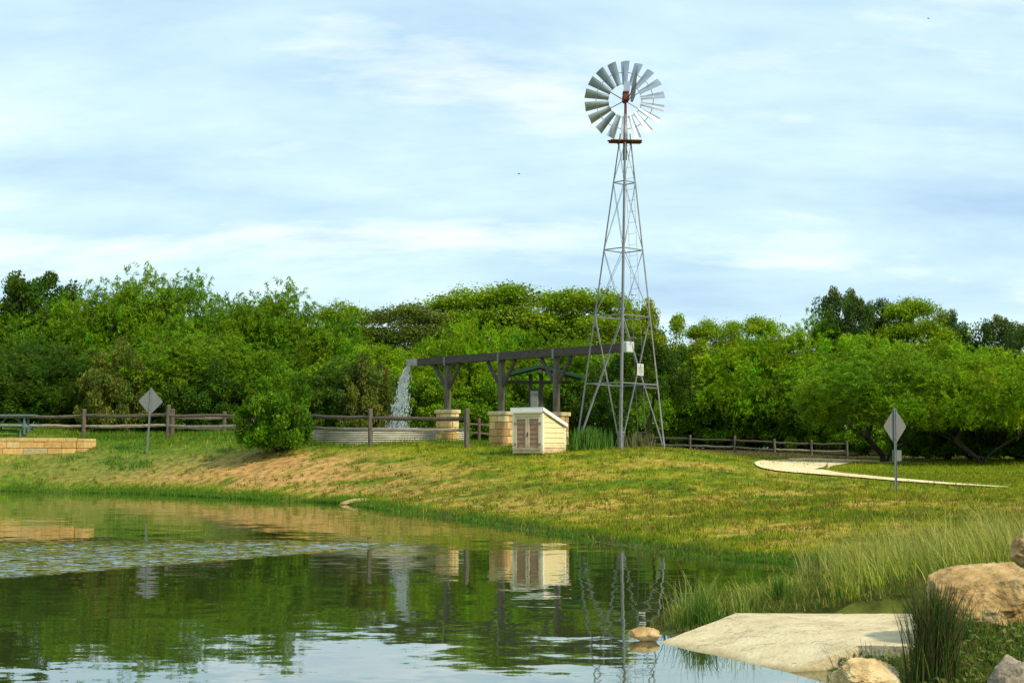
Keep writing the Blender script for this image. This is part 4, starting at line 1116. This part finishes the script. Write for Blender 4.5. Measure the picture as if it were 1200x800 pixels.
gl, gm, gr, gb = 'trees beyond the fence on the left', 'trees behind the flume', 'trees along the right side', 'tall trees rising behind the wood'
rt = lambda: random.uniform(0, 6.28)
T = [
 # left block, tall back row
 ('fa', 'mid', -60, 74, 335, 190, gl, 'feathery green tree at the far left edge'),
 ('rb', 'deep', 35, 80, 322, 150, gl, 'dense dark round-topped tree above the picnic table'),
 ('fb', 'mid', 95, 76, 338, 170, gl, 'feathery tree between the dark round crown and the tall spiky tops'),
 ('fc', 'mid', 155, 78, 312, 150, gl, 'tallest feathery tree on the left, above the first diamond sign'),
 ('fd', 'mid', 232, 76, 317, 190, gl, 'broad feathery tree with spiky top right of the left diamond sign'),
 ('fc', 'mid', 322, 74, 328, 150, gl, 'tall wispy tree with yellowish tips behind the round bush'),
 ('fa', 'deep', 282, 82, 345, 170, gl, 'darker feathery tree set back between two wispy crowns left of centre'),
 ('fb', 'mid', 375, 72, 362, 150, gl, 'drooping feathery tree right of the wispy yellow-tipped tree'),
 # left front row
 ('fd', 'deep', -10, 65, 395, 200, gl, 'low dark-based spreading tree behind the left end of the fence'),
 ('fb', 'deep', 70, 66, 390, 180, gl, 'shaded spreading tree behind the picnic table bench end'),
 ('fe', 'mid', 205, 67, 378, 200, gl, 'leaning dark-limbed tree behind the left diamond sign'),
 ('fc', 'mid', 270, 66, 385, 150, gl, 'bushy feathery tree directly behind the round bush'),
 # middle
 ('la', 'olive', 405, 104, 358, 120, gb, 'leftmost flat-topped olive tree on the skyline'),
 ('lb', 'brown', 478, 102, 358, 130, gb, 'brownish flat-topped tree behind the flume spout'),
 ('la', 'olive', 545, 106, 343, 150, gb, 'olive flat-topped tree above the first flume post'),
 ('lb', 'olive', 612, 104, 337, 170, gb, 'tallest flat-topped olive tree left of the windmill'),
 ('la', 'olive', 690, 102, 341, 160, gb, 'olive flat-topped tree whose crown shows through the windmill tower'),
 ('rb', 'olive', 748, 104, 356, 110, gb, 'rounded olive crown just right of the windmill tower'),
 ('fa', 'bright', 440, 74, 392, 150, gm, 'bright yellow-green tree behind the falling water'),
 ('fd', 'bright', 505, 78, 388, 160, gm, 'bright tree behind the flume spout and first post'),
 ('fb', 'bright', 556, 76, 362, 130, gm, 'tall bright feathery tree between the first two flume posts'),
 ('fa', 'mid', 620, 78, 372, 150, gm, 'green feathery tree above the green roofed shelter'),
 ('fd', 'mid', 690, 76, 392, 160, gm, 'spreading green tree behind the upper flume end'),
 ('fc', 'deep', 408, 66, 410, 120, gm, 'shaded tree behind the left side of the stock tank'),
 ('fd', 'mid', 560, 84, 400, 170, gm, 'green tree filling the gap behind the middle flume post'),
 ('rb', 'deep', 757, 60, 398, 100, gm, 'dense dark green tree directly behind the windmill legs'),
 ('fa', 'bright', 808, 97, 402, 120, gm, 'bright bushy tree just right of the windmill'),
 # right block
 ('la', 'olive', 832, 98, 378, 90, gb, 'small flat-topped olive tree in the dip right of the windmill'),
 ('lb', 'olive', 880, 100, 374, 90, gb, 'flat-topped olive tree over the distant fence'),
 ('rb', 'dark', 992, 98, 341, 90, gb, 'tallest dark tree on the right skyline'),
 ('ra', 'dark', 1035, 99, 355, 80, gb, 'dark crown joining the tallest right tree to the olive one'),
 ('lb', 'olive', 1075, 97, 353, 100, gb, 'yellowish flat-topped tree above the right diamond sign'),
 ('ra', 'dark', 1118, 98, 368, 60, gb, 'small dark round crown on the skyline right of the yellowish one'),
 ('rb', 'dark', 1178, 97, 374, 100, gb, 'dark rounded tree on the skyline at the right edge'),
 ('fd', 'bright', 868, 97, 384, 160, gr, 'bright feathery tree behind the left half of the distant fence'),
 ('fb', 'bright', 940, 98, 362, 150, gr, 'tallest bright feathery tree over the distant fence'),
 ('fa', 'bright', 1015, 92, 380, 170, gr, 'bright feathery tree left of the right diamond sign'),
 ('fd', 'mid', 925, 96, 402, 170, gr, 'darker green spreading tree right behind the distant fence'),
 ('fe', 'mid', 1035, 71, 398, 230, gr, 'wide spreading tree with dark leaning trunks behind the right diamond sign'),
 ('fa', 'bright', 1110, 76, 388, 170, gr, 'bright feathery tree right of the right diamond sign'),
 ('fe', 'bright', 1150, 67, 405, 170, gr, 'bright forked tree standing at the meadow edge on the right'),
 ('fb', 'bright', 1200, 72, 390, 170, gr, 'bright feathery tree cut by the right edge'),
 ('fd', 'mid', 1260, 70, 392, 200, gr, 'feathery tree mostly beyond the right edge'),
 ('fb', 'mid', 860, 100, 420, 140, gr, 'low dusky green tree behind the fence right of the windmill'),
]
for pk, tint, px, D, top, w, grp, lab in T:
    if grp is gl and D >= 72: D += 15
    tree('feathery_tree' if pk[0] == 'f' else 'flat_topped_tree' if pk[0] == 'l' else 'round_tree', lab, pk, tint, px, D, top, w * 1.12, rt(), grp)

gs = 'shrubs under the trees'
S = [('sb', 'brown', 132, 62.5, 402, 95, 'dry olive-brown shrub left of the left diamond sign'),
     ('sb', 'deep', 20, 63, 432, 110, 'dark shrub behind the picnic table'), ('sa', 'deep', -60, 63, 430, 110, 'dark shrub beyond the left edge'),
     ('sa', 'deep', 80, 64, 440, 90, 'dark shrub behind the left fence post'), ('sa', 'deep', 190, 65, 440, 90, 'shaded shrub behind the paired fence posts'),
     ('sb', 'deep', 243, 63, 425, 100, 'green shrub left of the round bush'), ('sb', 'deep', 385, 64, 432, 90, 'green shrub behind the right side of the round bush'),
     ('sa', 'brown', 432, 63, 420, 80, 'brownish shrub left of the falling water'), ('sa', 'mid', 500, 68, 440, 90, 'shrub behind the first flume post'),
     ('sb', 'mid', 560, 72, 445, 110, 'low shrub between the first two stone pillars'), ('sb', 'deep', 620, 74, 445, 110, 'dark shrub behind the shelter posts'),
     ('sb', 'deep', 690, 64, 430, 110, 'dark shrub behind the left windmill leg'), ('sa', 'mid', 800, 97, 462, 90, 'dark shrub right of the windmill legs'),
     ('sb', 'mid', 850, 95, 470, 90, 'grey-green shrub behind the middle of the distant fence'), ('sa', 'mid', 905, 94, 466, 90, 'shrub behind the right half of the distant fence'),
     ('sb', 'mid', 960, 92, 465, 90, 'shrub behind the right end of the distant fence'), ('sb', 'mid', 1015, 86, 470, 90, 'shaded shrub among leaning trunks left of the sign'),
     ('sa', 'mid', 1085, 78, 478, 90, 'shaded shrub behind the right diamond sign'), ('sb', 'mid', 1135, 76, 478, 100, 'shaded shrub beside the forked tree'),
     ('sa', 'mid', 1190, 74, 478, 100, 'shaded shrub at the right edge under the trees'), ('sb', 'mid', 1240, 72, 478, 100, 'shaded shrub beyond the right edge')]
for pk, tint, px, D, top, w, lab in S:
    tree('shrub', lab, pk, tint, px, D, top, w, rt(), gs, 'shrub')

tree('bush', 'rounded dark green bush standing on the bank in front of the fence', 'sb', 'shrub', 325, 50, 431, 108, 1.0, None, 'bush', ztf(P(322, 500, 50).x, 50) - .05)

def far_wood():
    "far-off wood behind everything: one mass of leaf clumps"
    rs = np.random.default_rng(77); n = 1500
    cx = rs.uniform(-75, 75, n); cy = rs.uniform(108, 128, n); ht = 5.5 + 2.5 * fbm(cx * .12, cy * .1, 3, 3)
    cz = zt(cx, cy) + rs.random(n) ** 1.3 * ht
    k = 60; c = np.repeat(np.c_[cx, cy, cz], k, 0) + rs.normal(size=(n * k, 3)) * np.array((.9, .9, .6))
    d = unit(rs.normal(size=c.shape)); L = rs.uniform(.25, .55, len(c)); V_, F_ = lf_quads(c, d, rs.normal(size=c.shape), L, L * .55)
    n2_ = 700; hx = rs.uniform(-75, 75, n2_); hy = rs.uniform(100, 106, n2_); hc = np.repeat(np.c_[hx, hy, zt(hx, hy) + rs.random(n2_) * 1.5], k, 0) + rs.normal(size=(n2_ * k, 3)) * np.array((.7, .6, .4))
    n += n2_; c = np.concatenate([c, hc]); d = unit(rs.normal(size=c.shape)); L = rs.uniform(.25, .55, len(c)); V_, F_ = lf_quads(c, d, rs.normal(size=c.shape), L, L * .55)
    tn = np.repeat(rs.uniform(.7, 1.3, n), k)[:, None] * rs.uniform(.8, 1.2, (n * k, 1)) * np.array((.055, .085, .012))
    o = link('far_wood', array_mesh('far_wood', V_, F_, np.repeat(tn, 4, 0)), leafmat('far_leaf', (1, 1, 1), .3, False))
    tag(o, 'far-off green wood closing the view behind the nearer trees', 'wood', kind='stuff')
far_wood()

# ------------------------------------------------------------------ grasses
def blades(x, y, z, h, w, lean_amt, col, rs, segs=3, wind=(0, 0), tipcol=None, curl=1.8):
    n = len(x); a = rs.random(n) * 6.283; side = np.c_[np.cos(a), np.sin(a), np.zeros(n)]
    la = rs.random(n) * 6.283; lv = np.c_[np.cos(la), np.sin(la), np.zeros(n)] * (lean_amt * rs.random(n))[:, None] + np.array((wind[0], wind[1], 0)) * rs.uniform(.4, 1.2, n)[:, None]
    base = np.c_[x, y, z]; Vs = []; Cs = []
    for k in range(segs + 1):
        f = k / segs; c = base + np.array((0, 0, 1)) * (h * f * (1 - .18 * f * np.linalg.norm(lv, axis=1)))[:, None] + lv * (h * f ** curl)[:, None]
        ww = (w * (1 - f) ** .7 * .5 + .0006)[:, None]
        Vs += [c - side * ww, c + side * ww]
        cc = col if tipcol is None else col + (tipcol - col) * f ** 1.5
        Cs += [cc, cc]
    m = 2 * (segs + 1); V_ = np.stack(Vs, 1).reshape(-1, 3); C_ = np.stack(Cs, 1).reshape(-1, 3)
    b = (np.arange(n) * m)[:, None, None]; q = np.array([[2 * k, 2 * k + 1, 2 * k + 3, 2 * k + 2] for k in range(segs)])[None]
    return V_, (b + q).reshape(-1, 4), C_

path_polys = []
for nm in ('path', 'path.001', 'track'):
    co = np.array([v.co[:2] for v in bpy.data.objects[nm].data.vertices]); path_polys.append(co)
_pg = set()
for co in path_polys:
    for p in co: _pg.add((int(p[0] / .35), int(p[1] / .35)))
def on_path(x, y):
    return np.fromiter(((int(a / .35), int(b / .35)) in _pg for a, b in zip(x, y)), bool, len(x))

def meadow():
    rs = np.random.default_rng(21); n = 560000
    D = 9 * (96 / 9) ** (rs.random(n) ** .85); ang = rs.uniform(-.40, .44, n); x = D * np.tan(ang); y = D
    sd = pond_sd(x, y); dirt, straw, lush, litter, n2, n3 = cover(x, y)
    dens = (1 - .95 * dirt) * (1 - .75 * litter) * (.45 + .55 * sstep(.3, .6, n3))
    keep = (sd > .03) & (rs.random(n) < dens) & ~in_poly(SLAB, x, y)
    keep &= ~((np.abs(y - 55) < .25) & (x < P(100, 500, 55).x))
    x, y, dirt, straw, lush, litter, n2, n3, sd = [q[keep] for q in (x, y, dirt, straw, lush, litter, n2, n3, sd)]
    k2 = ~(on_path(x, y) & (rs.random(len(x)) < .94)); x, y, dirt, straw, lush, litter, n2, n3, sd = [q[k2] for q in (x, y, dirt, straw, lush, litter, n2, n3, sd)]
    n = len(x); z = zt(x, y)
    h = (.035 + .0012 * y) * rs.uniform(.5, 1.5, n) * (1 - .35 * straw) * (1 + .9 * lush) * (1 - .4 * dirt)
    w = .005 + .00042 * y
    c = ground_colour(x, y) * rs.uniform(.75, 1.3, (n, 1)); c[:, 0] *= rs.uniform(.85, 1.2, n)
    dry = rs.random(n) < .05 + .28 * straw; c[dry] = STRAW * rs.uniform(.7, 1.2, (dry.sum(), 1))
    V_, F_, C_ = blades(x, y, z - .01, h, w, .8, c, rs, 1)
    # small tussocks that break the ground up
    nt = 20000; D = 20 * (60 / 20) ** rs.random(nt); x = D * np.tan(rs.uniform(-.40, .42, nt)); y = D; sd = pond_sd(x, y)
    kp = (sd > .25) & ~on_path(x, y) & (rs.random(nt) < .35 + .65 * sstep(.4, .62, fbm(x * .8, y * .8, 91, 4))) & ~((np.abs(y - 55) < .5) & (x < P(100, 500, 55).x)); x, y = x[kp], y[kp]; nt = len(x)
    dirt = cover(x, y)[0]; base = np.array([(.085, .145, .006), (.13, .19, .007), (.21, .21, .010), (.20, .14, .04)])[rs.integers(0, 4, nt)]
    k = 9; X2 = np.repeat(x, k) + rs.normal(0, .05, nt * k); Y2 = np.repeat(y, k) + rs.normal(0, .05, nt * k)
    cc = np.repeat(base * rs.uniform(.6, 1.3, (nt, 1)), k, 0); hh = np.repeat(rs.uniform(.05, .15, nt), k) * rs.uniform(.6, 1.1, nt * k)
    V2, F2, C2 = blades(X2, Y2, zt(X2, Y2) - .01, hh, .007 + .0004 * Y2, 1.1, cc, rs, 1)
    F_ = np.concatenate([F_, F2 + len(V_)]); V_ = np.concatenate([V_, V2]); C_ = np.concatenate([C_, C2])
    o = link('meadow_grass', array_mesh('meadow_grass', V_, F_, C_), M['grass']); tag(o, 'short patchy green and straw coloured meadow grass', 'grass', kind='stuff')
meadow()

def tall_grass():
    rs = np.random.default_rng(31); Vs = []; Fs = []; Cs = []; o = 0
    def add(n, xs, ys, hh, cols, lean, wind, clump=0, wmul=1, rule=None):
        nonlocal o
        if clump:
            nc = max(1, n // clump); cx = rs.uniform(*xs, nc); cy = rs.uniform(*ys, nc); id_ = rs.integers(0, nc, n); x = cx[id_] + rs.normal(0, .07, n); y = cy[id_] + rs.normal(0, .07, n)
            hs = rs.uniform(.7, 1.2, nc)[id_]; cm = rs.uniform(.75, 1.25, nc)[id_]
        else: x = rs.uniform(*xs, n); y = rs.uniform(*ys, n); hs = np.ones(n); cm = np.ones(n)
        sd = pond_sd(x, y); kp = ~in_poly(SLAB, x, y)
        if rule is not None: kp &= rule(x, y, sd)
        x, y, hs, cm = x[kp], y[kp], hs[kp], cm[kp]; n = len(x)
        if n == 0: return
        h = rs.uniform(*hh, n) * hs; c = np.array(cols)[rs.integers(0, len(cols), n)] * (cm * rs.uniform(.75, 1.25, n))[:, None]
        tip = c * .4 + np.array((.48, .41, .11)) * .6
        z = np.maximum(zt(x, y), -.12)
        V_, F_, C_ = blades(x, y, z - .02, h, (.005 + .00035 * y) * wmul * np.ones(n), lean, c, rs, 4, wind, tip)
        Vs.append(V_); Fs.append(F_ + o); Cs.append(C_); o += len(V_)
    gr_ = [(.13, .24, .012), (.20, .29, .02), (.30, .34, .03), (.42, .39, .08), (.10, .19, .012)]
    px = lambda p, y: (p - 600) / F * y
    # belt behind the big boulder
    add(6800, (2.6, 8.6), (11.2, 18.0), (.16, .50), gr_, .55, (-.28, -.05), 28, 1, lambda x, y, sd: (sd > .0) & (x > px(985, y) + .25 * np.sin(y * 3)) & (y > 11.0))
    add(1300, (3.4, 6.5), (13.5, 18.0), (.35, .66), [(.22, .27, .05), (.32, .31, .08), (.30, .33, .10)], .6, (-.2, 0), 20, .8, lambda x, y, sd: sd > -.2)
    # marsh grass in the shallows left of it
    add(1600, (1.3, 4.2), (11.8, 17.6), (.06, .20), gr_, .8, (-.15, 0), 30, .8, lambda x, y, sd: (sd > -.55) & (x > px(770, y)) & (x < px(985, y)))
    add(220, (1.1, 2.6), (11.9, 14.5), (.20, .42), [(.10, .19, .02), (.15, .23, .03)], .75, (-.1, 0), 26, .7, lambda x, y, sd: (sd > -.7))
    ob = link('tall_grass', array_mesh('tall_grass', np.concatenate(Vs), np.concatenate(Fs), np.concatenate(Cs)), M['grass'])
    tag(ob, 'tall yellow-green bunch grass along the near right shore', 'tall grass', kind='stuff')
    Vs.clear(); Fs.clear(); Cs.clear(); o = 0
    # lush fringe along the far waterline
    n = 52000; seg = rs.integers(0, 16, n); f = rs.random(n); A = POND[seg]; B = POND[seg + 1]; p = A + (B - A) * f[:, None]
    nrm = np.c_[-(B - A)[:, 1], (B - A)[:, 0]]; nrm /= np.linalg.norm(nrm, axis=1, keepdims=True)
    den = fbm(p[:, 0] * .6, p[:, 1] * .6, 51, 3); off = np.abs(rs.normal(0, .30, n)) - .03
    q = p + nrm * off[:, None]; kp = rs.random(n) < (sstep(.38, .60, den) + .06) * (1 - .25 * sstep(-6, 0, p[:, 0])); q = q[kp]; den = den[kp]; n = len(q)
    c = np.array([(.06, .17, .012), (.09, .20, .015), (.13, .22, .02)])[rs.integers(0, 3, n)] * rs.uniform(.8, 1.25, (n, 1))
    V_, F_, C_ = blades(q[:, 0], q[:, 1], zt(q[:, 0], q[:, 1]) - .02, rs.uniform(.03, .13, n) * (.4 + 1.2 * den) * (1 - .45 * sstep(40, 24, q[:, 1])), .004 + .00045 * q[:, 1], .6, c, rs, 2)
    ob = link('shore_grass', array_mesh('shore_grass', V_, F_, C_), M['grass']); tag(ob, 'lush bright green grass fringe along the far waterline', 'grass', kind='stuff')
    # lush knee-high grass under fence and round the tank
    n = 60000; x = rs.uniform(-19, 4.5, n); y = rs.uniform(43.5, 60, n)
    g = fbm(x * .5, y * .5, 71, 3); kp = (rs.random(n) < sstep(.42, .62, g)) & (y > 47 - .4 * np.minimum(x, 0) * .9 + 0) & (np.hypot(x - TC.x, y - TC.y) > TR + .1)
    kp &= ~((np.abs(y - 55) < .5) & (x < P(108, 500, 55).x))
    x, y = x[kp], y[kp]; n = len(x)
    c = np.array([(.045, .15, .012), (.07, .18, .012), (.12, .20, .02)])[rs.integers(0, 3, n)] * rs.uniform(.8, 1.2, (n, 1))
    V_, F_, C_ = blades(x, y, zt(x, y) - .02, rs.uniform(.10, .28, n), .028 * np.ones(n), .5, c, rs, 2)
    ob = link('fence_grass', array_mesh('fence_grass', V_, F_, C_), M['grass']); tag(ob, 'longer lush grass around the fence and the tank', 'grass', kind='stuff')
    n = 42000; x = rs.uniform(1.4, 6.5, n); y = rs.uniform(6.8, 14.5, n); sd = pond_sd(x, y); kp = (sd > .02) & ~in_poly(SLAB, x, y)
    x, y = x[kp], y[kp]; n = len(x); c = np.array([(.05, .11, .012), (.08, .15, .018), (.13, .17, .03), (.22, .20, .06)])[rs.integers(0, 4, n)] * rs.uniform(.7, 1.25, (n, 1))
    V_, F_, C_ = blades(x, y, zt(x, y) - .01, rs.uniform(.03, .10, n), .008 * np.ones(n), .9, c, rs, 2)
    ob = link('near_grass', array_mesh('near_grass', V_, F_, C_), M['grass']); tag(ob, 'short dark grass on the near bank around the boulders', 'grass', kind='stuff')
    # leafy ground cover among the near boulders
    n = 12000; x = rs.uniform(1.9, 4.4, n); y = rs.uniform(7.2, 11.4, n); sd = pond_sd(x, y)
    kp = (sd > .04) & ~in_poly(SLAB, x, y) & (rs.random(n) < sstep(.25, .6, fbm(x * 1.5, y * 1.5, 5, 3))); x, y = x[kp], y[kp]; n = len(x)
    z = zt(x, y) + rs.random(n) * .10; c3 = np.c_[x, y, z]; d = unit(rs.normal(size=(n, 3)) + np.array((0, 0, .3))); L = rs.uniform(.025, .06, n)
    V_, F_ = lf_quads(c3, d, rs.normal(size=(n, 3)) + np.array((0, 0, 1.)), L, L * .5)
    tn = np.array([(.05, .10, .012), (.08, .14, .015), (.12, .17, .02), (.15, .15, .04)])[rs.integers(0, 4, n)] * rs.uniform(.8, 1.2, (n, 1))
    ob = link('ground_cover', array_mesh('ground_cover', V_, F_, np.repeat(tn, 4, 0)), M['grass']); tag(ob, 'low leafy weeds growing between the near boulders', 'weeds', kind='stuff')
tall_grass()

def tuft(name, label, px, py, D, n, hh, spread, cols, lean, wmul=1.0, cat='grass tuft', wind=(0, 0), tip=None, seed=1):
    rs = np.random.default_rng(seed); b = P(px, py, D); zb = ztf(b.x, D)
    r = np.abs(rs.normal(0, spread, n)); a = rs.random(n) * 6.283; x = r * np.cos(a); y = r * np.sin(a) * .8
    c = np.array(cols)[rs.integers(0, len(cols), n)] * rs.uniform(.7, 1.3, (n, 1))
    V_, F_, C_ = blades(x, y, np.full(n, -.02), rs.uniform(*hh, n), (.005 + .0003 * D) * wmul * np.ones(n), lean, c, rs, 5, wind, None if tip is None else c * .4 + np.array(tip) * .6)
    o = link(name, array_mesh(name, V_, F_, C_), M['grass']); o.location = (b.x, D, zb)
    return tag(o, label, cat)
DK = [(.030, .065, .012), (.045, .095, .015), (.075, .12, .02), (.16, .12, .05), (.10, .07, .03)]
tuft('grass_tuft', 'tall dark green grass tuft in front of the largest boulder', 1094, 778, 8.5, 900, (.34, .66), .066, DK, .36, .9, wind=(.03, 0), seed=2)
tuft('weed', 'thin leafless weed standing at the near edge of the concrete slab', 1022, 763, 8.95, 130, (.12, .32), .10, [(.06, .11, .02), (.12, .14, .04)], .7, .55, 'weed', seed=3)
tuft('weed', 'slender weeds growing against the foot of the largest boulder', 1133, 742, 9.3, 130, (.12, .32), .14, [(.05, .10, .02), (.08, .14, .03)], .5, .7, 'weed', seed=4)
tuft('grass_tuft', 'green grass tuft at the water edge left of the concrete slab', 822, 722, 11.9, 260, (.16, .36), .11, [(.07, .15, .02), (.10, .19, .02)], .8, .8, seed=5)
tuft('grass_tuft', 'short green tuft between slab and pale rock', 985, 772, 8.9, 160, (.06, .16), .07, [(.05, .12, .02), (.09, .16, .02)], .8, .8, seed=6)
tuft('grass_tuft', 'upright bright tuft on the bank above the slab', 915, 712, 12.6, 220, (.14, .30), .06, [(.09, .19, .02), (.14, .23, .03)], .4, .8, seed=8)
RD = [(.055, .17, .012), (.08, .20, .018), (.045, .13, .012), (.12, .20, .03)]
tuft('reed_clump', 'tall green reeds at the left foot of the windmill', 690, 530, 44.4, 1000, (.25, .80), .34, RD, .3, 1.8, 'reeds', tip=(.10, .2, .04), seed=9)
tuft('reed_clump', 'sparser dry-tipped reeds under the windmill beside the right leg', 748, 529, 46.5, 260, (.25, .65), .34, [(.05, .10, .03), (.12, .13, .05), (.2, .18, .08)], .3, 1.6, 'reeds', tip=(.25, .22, .1), seed=10)

# ------------------------------------------------------------------ birds
def bird(label, px, py, D, rz, sc):
    o = MB(); vs = []
    prof = [(-.20, .004), (-.12, .03), (0, .045), (.10, .04), (.15, .028), (.19, .02), (.23, .003)]; n = 8
    for x, r in prof:
        for k in range(n): a = 2 * math.pi * k / n; vs.append((x, r * math.cos(a), r * .8 * math.sin(a)))
    o.add(vs, [(i * n + k, i * n + (k + 1) % n, (i + 1) * n + (k + 1) % n, (i + 1) * n + k) for i in range(len(prof) - 1) for k in range(n)])
    for s in (-1, 1):
        w = [(.08, s * .03, .02), (.10, s * .20, .11), (.00, s * .42, .06), (-.05, s * .20, .10), (-.07, s * .03, .015)]
        o.add(w + [(a, b, c - .01) for a, b, c in w], [(0, 1, 2, 3, 4), (9, 8, 7, 6, 5)] + [(k, 5 + k, 5 + (k + 1) % 5, (k + 1) % 5) for k in range(5)])
    o.add([(-.18, -.01, 0), (-.18, .01, 0), (-.32, .05, .005), (-.32, -.05, .005), (-.18, -.01, .01), (-.18, .01, .01), (-.32, .05, .012), (-.32, -.05, .012)], [(0, 1, 2, 3), (7, 6, 5, 4), (0, 4, 5, 1), (1, 5, 6, 2), (2, 6, 7, 3), (3, 7, 4, 0)])
    b = link('bird', o, M['darkmetal']); b.location = P(px, py, D); b.rotation_euler = (.2, -.1, rz); b.scale = (sc,) * 3
    tag(b, label, 'bird')
bird('tiny dark bird flying in mid sky left of the windmill', 608, 204, 110, .5, .55)
bird('tiny dark bird high in the sky at the upper right', 1088, 22, 130, 2.4, .5)

# ------------------------------------------------------------------ sky, sun
SUN_EL, SUN_AZ = R(42), math.atan2(.76, -.65)         # azimuth measured from +Y towards +X
world = bpy.data.worlds.new('World'); scene.world = world; world.use_nodes = True
nt = world.node_tree; nd = nt.nodes; lk = nt.links; nd.clear()
out = nd.new('ShaderNodeOutputWorld')
sky = nd.new('ShaderNodeTexSky'); sky.sky_type = 'NISHITA'; sky.sun_disc = False; sky.sun_elevation = SUN_EL; sky.sun_rotation = SUN_AZ; sky.air_density = 1.0; sky.dust_density = 1.2; sky.ozone_density = 1.5
b1 = nd.new('ShaderNodeBackground'); b1.inputs[1].default_value = 0.11; lk.new(sky.outputs[0], b1.inputs[0])
tc = nd.new('ShaderNodeTexCoord'); sx = nd.new('ShaderNodeSeparateXYZ'); lk.new(tc.outputs['Generated'], sx.inputs[0])
def mth(op, a, b=None, cl=False):
    n = nd.new('ShaderNodeMath'); n.operation = op; n.use_clamp = cl
    for k, v in enumerate((a, b)):
        if v is None: continue
        if isinstance(v, (int, float)): n.inputs[k].default_value = v
        else: lk.new(v, n.inputs[k])
    return n.outputs[0]
zz = mth('ADD', mth('MAXIMUM', sx.outputs[2], 0.0), 0.34)
cv = nd.new('ShaderNodeCombineXYZ'); lk.new(mth('DIVIDE', sx.outputs[0], zz), cv.inputs[0]); lk.new(mth('DIVIDE', sx.outputs[1], zz), cv.inputs[1])
def cn(scale, st, off, det, rough=.55, dist=0.0):
    mp = nd.new('ShaderNodeMapping'); mp.inputs['Scale'].default_value = st; mp.inputs['Location'].default_value = off; lk.new(cv.outputs[0], mp.inputs[0])
    n = nd.new('ShaderNodeTexNoise'); n.inputs['Scale'].default_value = scale; n.inputs['Detail'].default_value = det; n.inputs['Roughness'].default_value = rough; n.inputs['Distortion'].default_value = dist
    lk.new(mp.outputs[0], n.inputs['Vector']); return n.outputs[0]
veil = cn(2.3, (.55, 1.15, 1), (5.1, 1.7, 0), 7, .60, .15)
wisp = cn(4.2, (.42, 1.1, 1), (9.3, 6.2, 0), 7, .60, .15)
col = ramp(nd, veil, [(0.32, (0.37, 0.53, 0.71)), (0.44, (0.47, 0.655, 0.765)), (0.54, (0.56, 0.745, 0.79)), (0.66, (0.71, 0.83, 0.845))], lk)
wm = nd.new('ShaderNodeMapRange'); wm.inputs[1].default_value = .54; wm.inputs[2].default_value = .72; lk.new(wisp, wm.inputs[0])
mx = nd.new('ShaderNodeMix'); mx.data_type = 'RGBA'; lk.new(mth('MULTIPLY', wm.outputs[0], .85), mx.inputs[0]); lk.new(col, mx.inputs[6]); mx.inputs[7].default_value = (.90, .93, .92, 1)
hz = nd.new('ShaderNodeMapRange'); hz.inputs[1].default_value = 0.0; hz.inputs[2].default_value = 0.13; hz.inputs[3].default_value = .7; hz.inputs[4].default_value = 0; lk.new(sx.outputs[2], hz.inputs[0])
mh = nd.new('ShaderNodeMix'); mh.data_type = 'RGBA'; lk.new(hz.outputs[0], mh.inputs[0]); lk.new(mx.outputs[2], mh.inputs[6]); mh.inputs[7].default_value = (.56, .77, .79, 1)
b2 = nd.new('ShaderNodeBackground'); b2.inputs[1].default_value = 1.10; lk.new(mh.outputs[2], b2.inputs[0])
ms = nd.new('ShaderNodeMixShader'); ms.inputs[0].default_value = .90; lk.new(b1.outputs[0], ms.inputs[1]); lk.new(b2.outputs[0], ms.inputs[2]); lk.new(ms.outputs[0], out.inputs[0])
sl = bpy.data.lights.new('sun', 'SUN'); sl.energy = 3.7; sl.angle = R(4.5); sl.color = (1, .89, .68)
so = bpy.data.objects.new('sun', sl); COL.objects.link(so)
sdv = Vector((math.sin(SUN_AZ) * math.cos(SUN_EL), math.cos(SUN_AZ) * math.cos(SUN_EL), math.sin(SUN_EL)))
so.rotation_euler = sdv.to_track_quat('Z', 'Y').to_euler(); so.location = (30, -20, 40)

scene.view_settings.view_transform = 'Standard'; scene.view_settings.look = 'None'; scene.view_settings.exposure = 0.3; scene.view_settings.gamma = 1.0
scene.cycles.max_bounces = 6; scene.cycles.diffuse_bounces = 3; scene.cycles.glossy_bounces = 3; scene.cycles.transmission_bounces = 4
scene.cycles.use_denoising = True
